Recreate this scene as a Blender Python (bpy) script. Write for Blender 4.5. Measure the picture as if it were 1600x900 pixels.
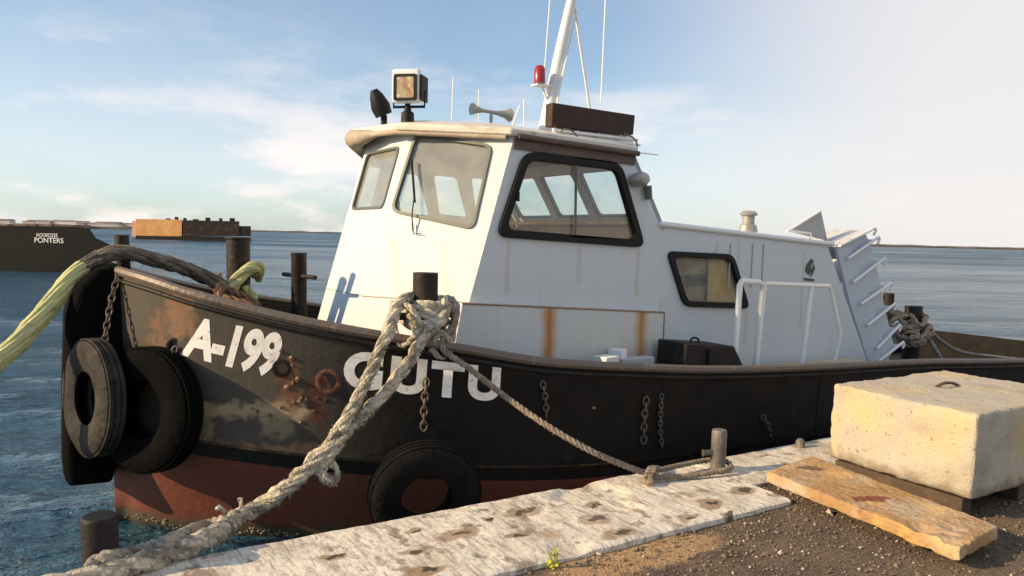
import bpy, math, random
from mathutils import Vector, Matrix, geometry, noise
R=math.radians
rnd=random.Random(7)
for o in list(bpy.data.objects): bpy.data.objects.remove(o)
sc=bpy.context.scene; COL=sc.collection
# ------------------------------------------------------------------ camera
F,CX,CY=1200.0,800.0,490.0; EYE=Vector((0,0,2.15)); PITCH,ROLL=R(5.7),R(1.35)
fw=Vector((0,math.cos(PITCH),-math.sin(PITCH))); r0=Vector((1,0,0)); u0=r0.cross(fw)
rt=r0*math.cos(ROLL)+u0*math.sin(ROLL); up=-r0*math.sin(ROLL)+u0*math.cos(ROLL)
cam=bpy.data.objects.new('camera',bpy.data.cameras.new('camera')); COL.objects.link(cam)
M=Matrix((rt,up,-fw)).transposed().to_4x4(); M.translation=EYE; cam.matrix_world=M
cam.data.sensor_width=36; cam.data.lens=36*F/1600; cam.data.shift_y=(CY-450)/1600
cam.data.clip_start=.05; cam.data.clip_end=20000; sc.camera=cam
# ------------------------------------------------------------------ light
YAW=R(32)
SUN_EL=R(23); sd=Vector((-.955,-.295,0)).normalized()          # horizontal direction towards the sun
w=bpy.data.worlds.new("World"); sc.world=w; w.use_nodes=True
nt=w.node_tree; nt.nodes.clear(); N=nt.nodes.new; L=nt.links.new
bg=N('ShaderNodeBackground'); out=N('ShaderNodeOutputWorld'); L(bg.outputs[0],out.inputs[0])
bg.inputs[1].default_value=.10
sky=N('ShaderNodeTexSky'); sky.sky_type='NISHITA'; sky.sun_disc=False; sky.sun_elevation=SUN_EL
sky.sun_rotation=math.atan2(sd.x,sd.y); sky.air_density=1.0; sky.dust_density=.6; sky.ozone_density=3.0
tc=N('ShaderNodeTexCoord'); sep=N('ShaderNodeSeparateXYZ'); L(tc.outputs['Generated'],sep.inputs[0])
def wmath(op,a,b=None,clamp=False):
    n=N('ShaderNodeMath'); n.operation=op; n.use_clamp=clamp
    for i,v in enumerate((a,b)):
        if v is None: continue
        if isinstance(v,(int,float)): n.inputs[i].default_value=v
        else: L(v,n.inputs[i])
    return n.outputs[0]
def wramp(v,a,b):
    n=N('ShaderNodeMapRange'); n.interpolation_type='SMOOTHSTEP'; L(v,n.inputs[0]); n.inputs[1].default_value=a; n.inputs[2].default_value=b; return n.outputs[0]
mp=N('ShaderNodeMapping'); L(tc.outputs['Generated'],mp.inputs[0]); mp.inputs['Scale'].default_value=(1,1,3.2); mp.inputs['Location'].default_value=(.3,.1,.2)
nz=N('ShaderNodeTexNoise'); L(mp.outputs[0],nz.inputs[0]); nz.inputs['Scale'].default_value=4.2; nz.inputs['Detail'].default_value=8; nz.inputs['Roughness'].default_value=.58
nz2=N('ShaderNodeTexNoise'); L(mp.outputs[0],nz2.inputs[0]); nz2.inputs['Scale'].default_value=1.6; nz2.inputs['Detail'].default_value=4
low=wmath('SUBTRACT',1.0,wramp(sep.outputs[2],.02,.30))
right=wramp(sep.outputs[0],.05,.50)
cl=wmath('MULTIPLY',wramp(nz.outputs[0],.50,.68),low)
veil=wmath('MULTIPLY',wramp(nz2.outputs[0],.36,.66),.45)
veil=wmath('MULTIPLY',veil,wmath('ADD',low,.12,True))
veil=wmath('ADD',veil,.16,True)
m1=N('ShaderNodeMix'); m1.data_type='RGBA'; L(veil,m1.inputs[0]); mt0=N('ShaderNodeMix'); mt0.data_type='RGBA'; mt0.blend_type='MULTIPLY'; mt0.inputs[0].default_value=1; L(sky.outputs[0],mt0.inputs[6]); mt0.inputs[7].default_value=(.92,1.10,1.14,1)
L(mt0.outputs[2],m1.inputs[6]); m1.inputs[7].default_value=(6.8,7.0,7.2,1)
m2=N('ShaderNodeMix'); m2.data_type='RGBA'; L(wmath('MULTIPLY',cl,.8),m2.inputs[0]); L(m1.outputs[2],m2.inputs[6]); m2.inputs[7].default_value=(8.8,7.6,7.2,1)
m3=N('ShaderNodeMix'); m3.data_type='RGBA'; L(wmath('MULTIPLY',right,.88),m3.inputs[0]); L(m2.outputs[2],m3.inputs[6]); m3.inputs[7].default_value=(6.7,6.3,6.15,1)
L(m3.outputs[2],bg.inputs[0])
sun=bpy.data.objects.new('sun',bpy.data.lights.new('sun','SUN')); COL.objects.link(sun)
sun.data.energy=5.0; sun.data.angle=R(.5); sun.data.color=(1,.72,.40)
sv=Vector((sd.x*math.cos(SUN_EL),sd.y*math.cos(SUN_EL),math.sin(SUN_EL)))
sun.rotation_euler=sv.to_track_quat('Z','Y').to_euler()
sc.view_settings.view_transform='Standard'; sc.view_settings.look='None'; sc.view_settings.gamma=1
sc.view_settings.exposure=.46
try: sc.view_settings.use_curve_mapping=False
except Exception: pass
# ------------------------------------------------------------------ geometry of the place
def ray(px,py): return fw+rt*((px-CX)/F)+up*((CY-py)/F)
def at(px,py,Y): d=ray(px,py); return EYE+d*(Y/d.y)
def atz(px,py,z): d=ray(px,py); return EYE+d*((z-EYE.z)/d.z)
BO=Vector((-2.9,5.5,0)); BM=Matrix.Translation(BO)@Matrix.Rotation(YAW,4,'Z'); BI=BM.inverted()
def onplane(px,py,p,n):                    # boat-local point on a boat-local plane
    c=BI@EYE; d=BI.to_3x3()@ray(px,py); return c+d*((p-c).dot(n)/d.dot(n))
def loc(px,py,y): return onplane(px,py,Vector((0,y,0)),Vector((0,1,0)))
def l2w(v): return BM@Vector(v)
# ------------------------------------------------------------------ materials
def mat(name,base,rough=.6,metal=0,layers=(),bump=0,bscale=30,bdetail=6,coord='Object',rv=.0):
    """layers: (colour, scale(xyz), noise scale, lo, hi, strength) mixed over base by noise"""
    m=bpy.data.materials.new(name); m.use_nodes=True; t=m.node_tree; n=t.nodes; b=n['Principled BSDF']
    b.inputs['Roughness'].default_value=rough; b.inputs['Metallic'].default_value=metal
    tcd=n.new('ShaderNodeTexCoord'); co=tcd.outputs[coord]
    cur=None
    def col4(c): return (c[0],c[1],c[2],1)
    prev=n.new('ShaderNodeRGB'); prev.outputs[0].default_value=col4(base); cur=prev.outputs[0]
    for i,(c,scl,ns,lo,hi,st) in enumerate(layers):
        mpn=n.new('ShaderNodeMapping'); t.links.new(co,mpn.inputs[0]); mpn.inputs['Scale'].default_value=scl; mpn.inputs['Location'].default_value=(i*3.7,i*1.3,i*2.1)
        no=n.new('ShaderNodeTexNoise'); t.links.new(mpn.outputs[0],no.inputs[0]); no.inputs['Scale'].default_value=ns; no.inputs['Detail'].default_value=7; no.inputs['Roughness'].default_value=.62
        mr=n.new('ShaderNodeMapRange'); t.links.new(no.outputs[0],mr.inputs[0]); mr.inputs[1].default_value=lo; mr.inputs[2].default_value=hi; mr.inputs[4].default_value=st
        mx=n.new('ShaderNodeMix'); mx.data_type='RGBA'; t.links.new(mr.outputs[0],mx.inputs[0]); t.links.new(cur,mx.inputs[6]); mx.inputs[7].default_value=col4(c); cur=mx.outputs[2]
    t.links.new(cur,b.inputs['Base Color'])
    if bump:
        no=n.new('ShaderNodeTexNoise'); t.links.new(co,no.inputs[0]); no.inputs['Scale'].default_value=bscale; no.inputs['Detail'].default_value=bdetail
        bp=n.new('ShaderNodeBump'); bp.inputs['Strength'].default_value=bump; bp.inputs['Distance'].default_value=.02; t.links.new(no.outputs[0],bp.inputs['Height']); t.links.new(bp.outputs[0],b.inputs['Normal'])
    if rv:
        no=n.new('ShaderNodeTexNoise'); t.links.new(co,no.inputs[0]); no.inputs['Scale'].default_value=6
        mr=n.new('ShaderNodeMapRange'); t.links.new(no.outputs[0],mr.inputs[0]); mr.inputs[1].default_value=.3; mr.inputs[2].default_value=.7; mr.inputs[3].default_value=rough-rv; mr.inputs[4].default_value=rough+rv
        t.links.new(mr.outputs[0],b.inputs['Roughness'])
    if base[0]+base[1]+base[2]<.12: b.inputs['Specular IOR Level'].default_value=.22
    return m
def addmask(m,kind,c,args,st=1.0,nscale=12,namp=.1):
    """a patch with a shape of its own in object space: kind 'box' (x0,x1,z0,z1,soft) or 'below' (z,slope,soft) or 'ell' (cx,cy,rx,ry)"""
    t=m.node_tree; n=t.nodes; b=n['Principled BSDF']; tcd=n.new('ShaderNodeTexCoord'); co=tcd.outputs['Object']
    no=n.new('ShaderNodeTexNoise'); t.links.new(co,no.inputs[0]); no.inputs['Scale'].default_value=nscale; no.inputs['Detail'].default_value=5
    s=n.new('ShaderNodeSeparateXYZ'); t.links.new(co,s.inputs[0])
    def mt(op,a,b_=None,cl=False):
        q=n.new('ShaderNodeMath'); q.operation=op; q.use_clamp=cl
        for i,v in enumerate((a,b_)):
            if v is None: continue
            if isinstance(v,(int,float)): q.inputs[i].default_value=v
            else: t.links.new(v,q.inputs[i])
        return q.outputs[0]
    def sm(v,a,bb):
        q=n.new('ShaderNodeMapRange'); q.interpolation_type='SMOOTHSTEP'; t.links.new(v,q.inputs[0]); q.inputs[1].default_value=a; q.inputs[2].default_value=bb; return q.outputs[0]
    jit=mt('MULTIPLY',mt('SUBTRACT',no.outputs[0],.5),namp*2)
    X=mt('ADD',s.outputs[0],jit); Z=mt('ADD',s.outputs[2],jit); Y=mt('ADD',s.outputs[1],jit)
    if kind=='box':
        x0,x1,z0,z1,sf=args
        k=mt('MULTIPLY',mt('MULTIPLY',sm(X,x0-sf,x0+sf),mt('SUBTRACT',1.0,sm(X,x1-sf,x1+sf))),mt('MULTIPLY',sm(Z,z0-sf,z0+sf),mt('SUBTRACT',1.0,sm(Z,z1-sf,z1+sf))))
    elif kind=='below':
        z,sl,sf=args; k=mt('SUBTRACT',1.0,sm(mt('ADD',Z,mt('MULTIPLY',s.outputs[0],sl)),z-sf,z+sf))
    elif kind=='fore':
        x,sf=args; k=mt('SUBTRACT',1.0,sm(X,x-sf,x+sf)); k=mt('MULTIPLY',k,sm(no.outputs[0],.12,.42))
    else:
        cx,cy,rx,ry=args
        dx=mt('DIVIDE',mt('SUBTRACT',X,cx),rx); dy=mt('DIVIDE',mt('SUBTRACT',Y,cy),ry)
        d=mt('ADD',mt('MULTIPLY',dx,dx),mt('MULTIPLY',dy,dy)); k=mt('SUBTRACT',1.0,sm(d,.55,1.15))
    k=mt('MULTIPLY',k,st)
    mx=n.new('ShaderNodeMix'); mx.data_type='RGBA'; t.links.new(k,mx.inputs[0])
    src=b.inputs['Base Color'].links[0].from_socket; t.links.new(src,mx.inputs[6]); mx.inputs[7].default_value=(*c,1); t.links.new(mx.outputs[2],b.inputs['Base Color'])
def glass(name,tint=(.8,.88,.9),dirt_or_glare=.06,ior=1.45):
    m=bpy.data.materials.new(name); m.use_nodes=True; t=m.node_tree; n=t.nodes; n.clear()
    o=n.new('ShaderNodeOutputMaterial'); tr=n.new('ShaderNodeBsdfTransparent'); tr.inputs[0].default_value=(*tint,1)
    gl=n.new('ShaderNodeBsdfGlossy'); gl.inputs['Roughness'].default_value=.02; lw=n.new('ShaderNodeLayerWeight'); lw.inputs[0].default_value=.5; pw=n.new('ShaderNodeMath'); pw.operation='POWER'; t.links.new(lw.outputs['Facing'],pw.inputs[0]); pw.inputs[1].default_value=4; fr=n.new('ShaderNodeMath'); fr.operation='MULTIPLY_ADD'; t.links.new(pw.outputs[0],fr.inputs[0]); fr.inputs[1].default_value=.7; fr.inputs[2].default_value=.04
    df=n.new('ShaderNodeBsdfDiffuse'); df.inputs[0].default_value=(.7,.7,.66,1)
    tcn=n.new('ShaderNodeTexCoord'); no=n.new('ShaderNodeTexNoise'); t.links.new(tcn.outputs['Object'],no.inputs[0]); no.inputs['Scale'].default_value=7; no.inputs['Detail'].default_value=6
    mr=n.new('ShaderNodeMapRange'); t.links.new(no.outputs[0],mr.inputs[0]); mr.inputs[1].default_value=.3; mr.inputs[2].default_value=.75; mr.inputs[3].default_value=dirt_or_glare*(.4 if ior>1 else .85); mr.inputs[4].default_value=dirt_or_glare*(1.8 if ior>1 else 1.3)
    a=n.new('ShaderNodeMixShader'); t.links.new(mr.outputs[0],a.inputs[0]); t.links.new(tr.outputs[0],a.inputs[1]); t.links.new(df.outputs[0],a.inputs[2])
    b=n.new('ShaderNodeMixShader'); t.links.new(fr.outputs[0],b.inputs[0]); t.links.new(a.outputs[0],b.inputs[1]); t.links.new(gl.outputs[0],b.inputs[2]); t.links.new(b.outputs[0],o.inputs[0])
    return m
U=(1,1,1)
hullM=mat('hull_paint',(.0055,.005,.005),.7,0,[((.010,.009,.008),(1,1,.5),3,.35,.75,.5),((.05,.028,.018),(1,1,.25),9,.64,.74,.4)],.3,16,rv=.1)
addmask(hullM,'fore',(.078,.070,.060),(1.2,.5),.9,2.2,.25)
# stains and rust on the bow
tt=hullM
for (x0,x1,z0,z1,c,st) in [(.30,1.05,.93,1.02,(.36,.28,.18),.8),(.30,1.2,.66,.74,(.30,.17,.08),.6),(.28,.42,1.45,1.72,(.30,.16,.09),.55),(.20,.26,1.3,1.62,(.26,.13,.08),.5),(.88,.98,.95,1.3,(.16,.07,.035),.7),(.45,.50,.66,1.0,(.38,.32,.2),.5),(1.05,1.16,.9,1.2,(.09,.03,.02),.7),(.8,.95,.8,1.05,(.3,.24,.15),.5)]:
    addmask(hullM,'box',c,(x0,x1,z0,z1,.03),st,14,.09)
redM=mat('boot_topping',(.15,.040,.025),.6,0,[((.10,.035,.022),(6,6,.6),5,.4,.7,.8),((.33,.20,.13),(12,12,.35),6,.60,.75,.5)],.3,20)
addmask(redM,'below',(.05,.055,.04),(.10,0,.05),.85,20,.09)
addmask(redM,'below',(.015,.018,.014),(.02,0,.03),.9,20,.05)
barn=mat('growth',(.34,.29,.2),.9,0,[((.1,.1,.07),U,30,.4,.6,.8)],.6,60)
railM=mat('rail_steel',(.12,.10,.085),.5,0,[((.2,.1,.05),U,9,.5,.7,.6),((.3,.27,.23),U,14,.6,.7,.5)],.3,30)
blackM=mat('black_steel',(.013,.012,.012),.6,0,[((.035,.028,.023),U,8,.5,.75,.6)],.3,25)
postM=mat('bitt_steel',(.022,.018,.016),.6,0,[((.07,.045,.03),U,9,.5,.7,.6)],.4,25)
rubM=mat('rubber',(.014,.013,.012),.75,0,[((.06,.052,.045),U,7,.42,.7,.75)],.5,35)
rubDarkM=mat('fender_rubber',(.003,.003,.003),.9,0,[((.006,.006,.006),U,7,.5,.7,.6)],.5,25)
deckM=mat('deck_paint',(.015,.014,.013),.8,0,[((.04,.03,.022),U,5,.45,.7,.6)],.3,20)
whiteM=mat('house_paint',(.55,.61,.65),.42,0,[((.54,.59,.60),(1,1,.4),3,.45,.75,.5),((.50,.36,.2),(2,2,.25),7,.66,.76,.35),((.48,.50,.50),(6,6,.3),3,.56,.72,.4)],.22,3.5,3)
caseM=mat('casing_paint',(.56,.61,.64),.45,0,[((.56,.53,.44),(4,4,.25),4,.5,.75,.5)],.12,6)
trimM=mat('white_trim',(.72,.75,.77),.4,0,[((.55,.45,.33),U,12,.62,.72,.4)])
pipeM=mat('white_pipe',(.8,.8,.78),.35)
roofM=mat('roof_paint',(.62,.60,.54),.6,0,[((.40,.28,.17),(1.5,1.5,4),5,.52,.72,.7),((.17,.1,.06),U,12,.6,.72,.6)],.2,20)
visM=mat('visor_paint',(.34,.28,.22),.6,0,[((.50,.44,.34),U,6,.45,.7,.8),((.1,.07,.05),U,10,.6,.75,.6)],.3,20)
gasketM=mat('window_rubber',(.012,.012,.012),.6)
frameM=mat('window_frame',(.10,.11,.09),.45,0,[((.3,.28,.2),U,20,.6,.7,.4)])
glassM=glass('clear_glass',(.96,.98,.98),.04); glassW=glass('whitened_glass',(.94,.98,.98),.20,1); glassD=glass('dirty_glass',(.9,.93,.93),.12)  # glassW: pale film stands in for bright sky in the front panes
intM=mat('interior_grey',(.16,.165,.16),.7)
ceilM=mat('interior_ceiling',(.2,.21,.21),.8)
woodM=mat('varnished_wood',(.92,.50,.17),.35,0,[((.7,.33,.10),(1,1,6),6,.4,.65,.8)])
curtM=mat('curtain',(.95,.64,.16),.8,0,[((.5,.28,.07),(8,1,1),4,.45,.7,.5)])
brownM=mat('brown_board',(.045,.028,.024),.55,0,[((.07,.045,.035),U,6,.45,.7,.6)])
redlampM=mat('red_lens',(.30,.02,.025),.2)
lensM=mat('lamp_glass',(.42,.35,.2),.15,0,[((.35,.12,.07),U,14,.5,.6,.7),((.75,.68,.45),U,20,.55,.62,.8)])
letterM=mat('white_lettering',(.84,.84,.82),.7,0,[((.5,.45,.38),U,12,.52,.7,.6),((.06,.05,.045),U,26,.62,.70,.8)])
galvM=mat('weathered_steel',(.33,.33,.31),.5,.3,[((.2,.13,.08),U,10,.55,.7,.5)])
# ------------------------------------------------------------------ builders
class MB:
    def __init__(s): s.v=[]; s.f=[]
    def add(s,vs,fs):
        k=len(s.v); s.v+= [Vector(v) for v in vs]; s.f+=[tuple(i+k for i in f) for f in fs]; return s
    def box(s,c,sz,m=None):
        c=Vector(c); h=Vector(sz)/2
        vs=[Vector((x*h.x,y*h.y,z*h.z)) for x in(-1,1) for y in(-1,1) for z in(-1,1)]
        if m: vs=[m@v for v in vs]
        return s.add([c+v for v in vs],[(0,1,3,2),(4,6,7,5),(0,4,5,1),(2,3,7,6),(0,2,6,4),(1,5,7,3)])
    def hexa(s,b,t):                                # bottom 4, top 4
        return s.add(list(b)+list(t),[(3,2,1,0),(4,5,6,7)]+[(i,(i+1)%4,4+(i+1)%4,4+i) for i in range(4)])
    def tube(s,pts,r,n=10,cap=True):
        pts=[Vector(p) for p in pts]; m=len(pts); rr=r if isinstance(r,(list,tuple)) else [r]*m
        t=[(pts[min(i+1,m-1)]-pts[max(i-1,0)]).normalized() for i in range(m)]
        a=Vector((0,0,1)) if abs(t[0].z)<.9 else Vector((1,0,0)); nn=t[0].cross(a).normalized(); vs=[]
        for i in range(m):
            nn=(nn-t[i]*nn.dot(t[i])).normalized(); bb=t[i].cross(nn)
            for j in range(n):
                an=2*math.pi*j/n; vs.append(pts[i]+(nn*math.cos(an)+bb*math.sin(an))*rr[i])
        fs=[(i*n+j,i*n+(j+1)%n,(i+1)*n+(j+1)%n,(i+1)*n+j) for i in range(m-1) for j in range(n)]
        if cap: fs+=[tuple(range(n))[::-1],tuple((m-1)*n+j for j in range(n))]
        return s.add(vs,fs)
    def lathe(s,prof,m=None,n=32,closed=False):     # prof (r,h) about z
        vs=[Vector((r*math.cos(2*math.pi*j/n),r*math.sin(2*math.pi*j/n),h)) for r,h in prof for j in range(n)]
        k=len(prof); rng=range(k if closed else k-1)
        fs=[(i*n+j,i*n+(j+1)%n,((i+1)%k)*n+(j+1)%n,((i+1)%k)*n+j) for i in rng for j in range(n)]
        if not closed: fs+=[tuple(range(n))[::-1],tuple((k-1)*n+j for j in range(n))]
        if m: vs=[m@v for v in vs]
        return s.add(vs,fs)
    def plate(s,outer,holes,nrm,th):                # flat plate with holes, thickness to -nrm
        loops=[[Vector(p) for p in outer]]+[[Vector(p) for p in h] for h in holes]
        flat=[p for l in loops for p in l]; tri=geometry.tessellate_polygon(loops); k=len(flat); off=-Vector(nrm)*th
        vs=flat+[p+off for p in flat]; fs=[]
        for t in tri:
            n_=(flat[t[1]]-flat[t[0]]).cross(flat[t[2]]-flat[t[0]])
            t=tuple(t) if n_.dot(Vector(nrm))>0 else tuple(t)[::-1]
            fs+=[t,tuple(i+k for i in t)[::-1]]
        b=0
        for l in loops:
            m=len(l); fs+=[(b+i,b+(i+1)%m,b+(i+1)%m+k,b+i+k) for i in range(m)]; b+=m
        return s.add(vs,fs)
    def build(s,name,m,parent=None,smooth=False,bevel=0,label=None,sub=0,local=False,seg=2):
        vs=s.v; org=Vector((0,0,0))
        if parent is None and not local:
            lo=Vector([min(v[i] for v in vs) for i in range(3)]); hi=Vector([max(v[i] for v in vs) for i in range(3)]); org=Vector(((lo.x+hi.x)/2,(lo.y+hi.y)/2,lo.z)); vs=[v-org for v in vs]
        me=bpy.data.meshes.new(name); me.from_pydata(vs,[],s.f); me.validate()
        import bmesh
        bm=bmesh.new(); bm.from_mesh(me); bmesh.ops.recalc_face_normals(bm,faces=bm.faces); bm.to_mesh(me); bm.free()
        o=bpy.data.objects.new(name,me); COL.objects.link(o); o.location=org; me.materials.append(m)
        if parent: o.parent=parent
        if bevel:
            b=o.modifiers.new('b','BEVEL'); b.width=bevel; b.segments=seg; b.limit_method='ANGLE'; b.angle_limit=R(35)
        if smooth or bevel:
            for p in me.polygons: p.use_smooth=True
            me.set_sharp_from_angle(angle=R(42))
        if label: o['label']=label
        return o
def tag(o,label,cat,group=None,kind=None):
    o['label']=label
    if cat: o['category']=cat
    if group: o['group']=group
    if kind: o['kind']=kind
    return o
def struct(o): o['kind']='structure'; return o
def empty(name,loc_,rz=0):
    o=bpy.data.objects.new(name,None); COL.objects.link(o); o.location=loc_; o.rotation_euler=(0,0,rz); o.empty_display_size=.2; return o
def spline(pts,step=.03):
    P=[Vector(p) for p in pts]; P=[P[0]*2-P[1]]+P+[P[-1]*2-P[-2]]; o=[]
    for i in range(1,len(P)-2):
        n=max(2,int((P[i+1]-P[i]).length/step))
        for k in range(n):
            t=k/n; a,b,c,d=P[i-1],P[i],P[i+1],P[i+2]
            o.append(.5*((2*b)+(c-a)*t+(2*a-5*b+4*c-d)*t*t+(3*b-a-3*c+d)*t**3))
    o.append(P[-2]); return o
def rope(mb,pts,r,strands=3,pitch=None,step=.03,fuzz=0,rough=.0,seed=1):
    q=random.Random(seed); pts=spline(pts,step); pitch=pitch or r*7; m=len(pts)
    t=[(pts[min(i+1,m-1)]-pts[max(i-1,0)]).normalized() for i in range(m)]
    a=Vector((0,0,1)) if abs(t[0].z)<.9 else Vector((1,0,0)); nn=t[0].cross(a).normalized(); s=0; fr=[]
    for i in range(m):
        nn=(nn-t[i]*nn.dot(t[i])).normalized(); bb=t[i].cross(nn)
        if i: s+=(pts[i]-pts[i-1]).length
        fr.append((nn.copy(),bb,s))
    for k in range(strands):
        pp=[];rr=[]
        for i in range(m):
            n_,b_,s_=fr[i]; an=2*math.pi*(s_/pitch+k/strands); w_=1+rough*(noise.noise(pts[i]*18+Vector((k*7,seed,0))))
            pp.append(pts[i]+(n_*math.cos(an)+b_*math.sin(an))*r*.5*w_); rr.append(r*.58*w_)
        mb.tube(pp,rr,7)
    for _ in range(int(fuzz*s)):
        i=q.randrange(m); n_,b_,_s=fr[i]; an=q.uniform(0,6.28); d=(n_*math.cos(an)+b_*math.sin(an)); p=pts[i]+d*r*.8
        e=(d*.7+t[i]*q.uniform(-2.2,2.2)+Vector((q.uniform(-.4,.4),q.uniform(-.4,.4),-.5))).normalized()*q.uniform(.25,.95)*r
        w_=t[i]*.0028; mb.add([p-w_,p+w_,p+e*.6+w_*.7,p+e+Vector((0,0,-.2*r))],[(0,1,2,3)])
def interp(tab,x):
    if x<=tab[0][0]: return tab[0][1]
    for i in range(len(tab)-1):
        x0,y0=tab[i]; x1,y1=tab[i+1]
        if x<=x1:
            def sl(j):
                if j<=0: return (tab[1][1]-tab[0][1])/(tab[1][0]-tab[0][0])
                if j>=len(tab)-1: return (tab[-1][1]-tab[-2][1])/(tab[-1][0]-tab[-2][0])
                a=(tab[j][1]-tab[j-1][1])/(tab[j][0]-tab[j-1][0]); b=(tab[j+1][1]-tab[j][1])/(tab[j+1][0]-tab[j][0]); return 0 if a*b<0 else 2*a*b/(a+b) if a+b else 0
            h=x1-x0;t=(x-x0)/h; m0,m1=sl(i)*h,sl(i+1)*h
            return (2*t**3-3*t*t+1)*y0+(t**3-2*t*t+t)*m0+(-2*t**3+3*t*t)*y1+(t**3-t*t)*m1
    return tab[-1][1]
# ------------------------------------------------------------------ sea
seaM=bpy.data.materials.new('sea_water'); seaM.use_nodes=True; t=seaM.node_tree; n=t.nodes; b=n['Principled BSDF']
b.inputs['Base Color'].default_value=(.022,.075,.125,1); b.inputs['Roughness'].default_value=.10; b.inputs['IOR'].default_value=1.33
tcn=n.new('ShaderNodeTexCoord'); prevb=None
for sc_,rot,scale,dist,det in ((( .55,1.5,1),R(22),1.6,.20,4),((.7,1.6,1),R(12),5.5,.16,5),((1,1.3,1),R(40),18,.03,3),((.35,1,1),R(8),.25,.9,3)):
    mpn=n.new('ShaderNodeMapping'); t.links.new(tcn.outputs['Object'],mpn.inputs[0]); mpn.inputs['Rotation'].default_value=(0,0,rot); mpn.inputs['Scale'].default_value=sc_
    no=n.new('ShaderNodeTexNoise'); t.links.new(mpn.outputs[0],no.inputs[0]); no.inputs['Scale'].default_value=scale; no.inputs['Detail'].default_value=det; no.inputs['Distortion'].default_value=.6
    bp=n.new('ShaderNodeBump'); bp.inputs['Distance'].default_value=dist; bp.inputs['Strength'].default_value=1; t.links.new(no.outputs[0],bp.inputs['Height'])
    if prevb: t.links.new(prevb.outputs[0],bp.inputs['Normal'])
    prevb=bp
t.links.new(prevb.outputs[0],b.inputs['Normal'])
ms=n.new('ShaderNodeMapping'); t.links.new(tcn.outputs['Object'],ms.inputs[0]); ms.inputs['Scale'].default_value=(.35,1.6,1)
npz=n.new('ShaderNodeTexNoise'); t.links.new(ms.outputs[0],npz.inputs[0]); npz.inputs['Scale'].default_value=.035; npz.inputs['Detail'].default_value=3
ln=n.new('ShaderNodeVectorMath'); ln.operation='LENGTH'; t.links.new(tcn.outputs['Object'],ln.inputs[0])
dr=n.new('ShaderNodeMapRange'); t.links.new(ln.outputs['Value'],dr.inputs[0]); dr.inputs[1].default_value=8; dr.inputs[2].default_value=160; dr.inputs[3].default_value=.09; dr.inputs[4].default_value=.34
pr=n.new('ShaderNodeMapRange'); t.links.new(npz.outputs[0],pr.inputs[0]); pr.inputs[1].default_value=.4; pr.inputs[2].default_value=.62; pr.inputs[3].default_value=.75; pr.inputs[4].default_value=1.45
mm=n.new('ShaderNodeMath'); mm.operation='MULTIPLY'; t.links.new(dr.outputs[0],mm.inputs[0]); t.links.new(pr.outputs[0],mm.inputs[1]); t.links.new(mm.outputs[0],b.inputs['Roughness'])
struct(MB().add([(-6000,-3000,-.25),(6000,-3000,-.25),(6000,9000,-.25),(-6000,9000,-.25)],[(0,1,2,3)]).build('sea',seaM,local=True))
rows=[]; d=2.2
while d<1500: rows.append(d); d*=1.0115
rows+= [2200,3500,5500,8500]
NC=300; vs=[]
for d in rows:
    sp=max(d*.0115,d*.0061)
    for j in range(NC+1):
        th=R(-52+104*j/NC); x=d*math.sin(th); y=d*math.cos(th); h=0
        for lam,amp,ang in((.45,.010,.5),(1.1,.026,.3),(2.8,.05,.15),(8,.07,.4)):
            if lam>2.2*sp:
                c_,s_=math.cos(ang),math.sin(ang); X=(x*c_+y*s_)/lam; Y=(-x*s_+y*c_)/lam
                f=min(1,(lam/(2.2*sp)-1)*1.5)
                h+=amp*f*(noise.noise(Vector((X*.6,Y*1.5,lam)))*1.6)
        vs.append((x,y,h if d<1400 else 0))
W_=NC+1
struct(MB().add(vs,[(i*W_+j,i*W_+j+1,(i+1)*W_+j+1,(i+1)*W_+j) for i in range(len(rows)-1) for j in range(NC)]).build('sea',seaM,local=True,smooth=True))
# ------------------------------------------------------------------ quay
QZ=.55; GZ=.51
qa=atz(1250,690,QZ); qb=atz(560,820,QZ); qd=(qa-qb); qd.z=0; qd.normalize(); qn=Vector((qd.y,-qd.x,0))   # qn towards land
QM=Matrix(((qd.x,qn.x,0,qb.x),(qd.y,qn.y,0,qb.y),(0,0,1,0),(0,0,0,1)))           # u along the edge, v inland (z up, mirrored basis)
def q2w(u,v,z=0): return Vector((qb.x,qb.y,0))+qd*u+qn*v+Vector((0,0,z))
def w2q(p): d=p-Vector((qb.x,qb.y,0)); return d.dot(qd),d.dot(qn)
CAPW=w2q(atz(900,863,QZ))[1]
uEnd=w2q(atz(1254,786,QZ))[0]
capM=mat('peeling_white_paint',(.70,.66,.58),.8,0,[((.40,.35,.28),(1,1,1),2.2,.47,.68,.7),((.33,.28,.23),(9,1.5,1),2.2,.52,.64,.75),((.20,.15,.11),(1.6,1,1),3.6,.57,.64,.85),((.08,.065,.05),(1,1.3,1),5,.61,.68,.8),((.33,.18,.09),U,3.1,.60,.70,.6),((.22,.19,.16),(22,2,1),3,.54,.64,.7),((.30,.27,.23),U,30,.54,.66,.6)],.5,26,8)
for (px,py,rx,ry) in((930,811,.13,.06),(968,832,.12,.05),(816,800,.13,.05),(716,836,.12,.045),(808,838,.09,.035),(644,832,.05,.03),(644,864,.08,.035),(664,892,.10,.04),(1076,808,.09,.035),(1160,766,.12,.06),(1108,786,.10,.05),(928,783,.07,.03),(1135,800,.06,.03),(520,870,.09,.04),(760,812,.05,.03)):
    g=w2q(atz(px,py,QZ)); addmask(capM,'ell',(.26,.17,.10),(g[0],-g[1],rx*(.9+.5*((px*7)%5)/5),ry*(1.1+.6*((px*3)%7)/7)),.65+.05*(px%6),7,.10); addmask(capM,'ell',(.035,.03,.025),(g[0]+.02,-g[1],rx*.55,ry*.6),.75+.04*(px%6),14,.07)
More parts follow.
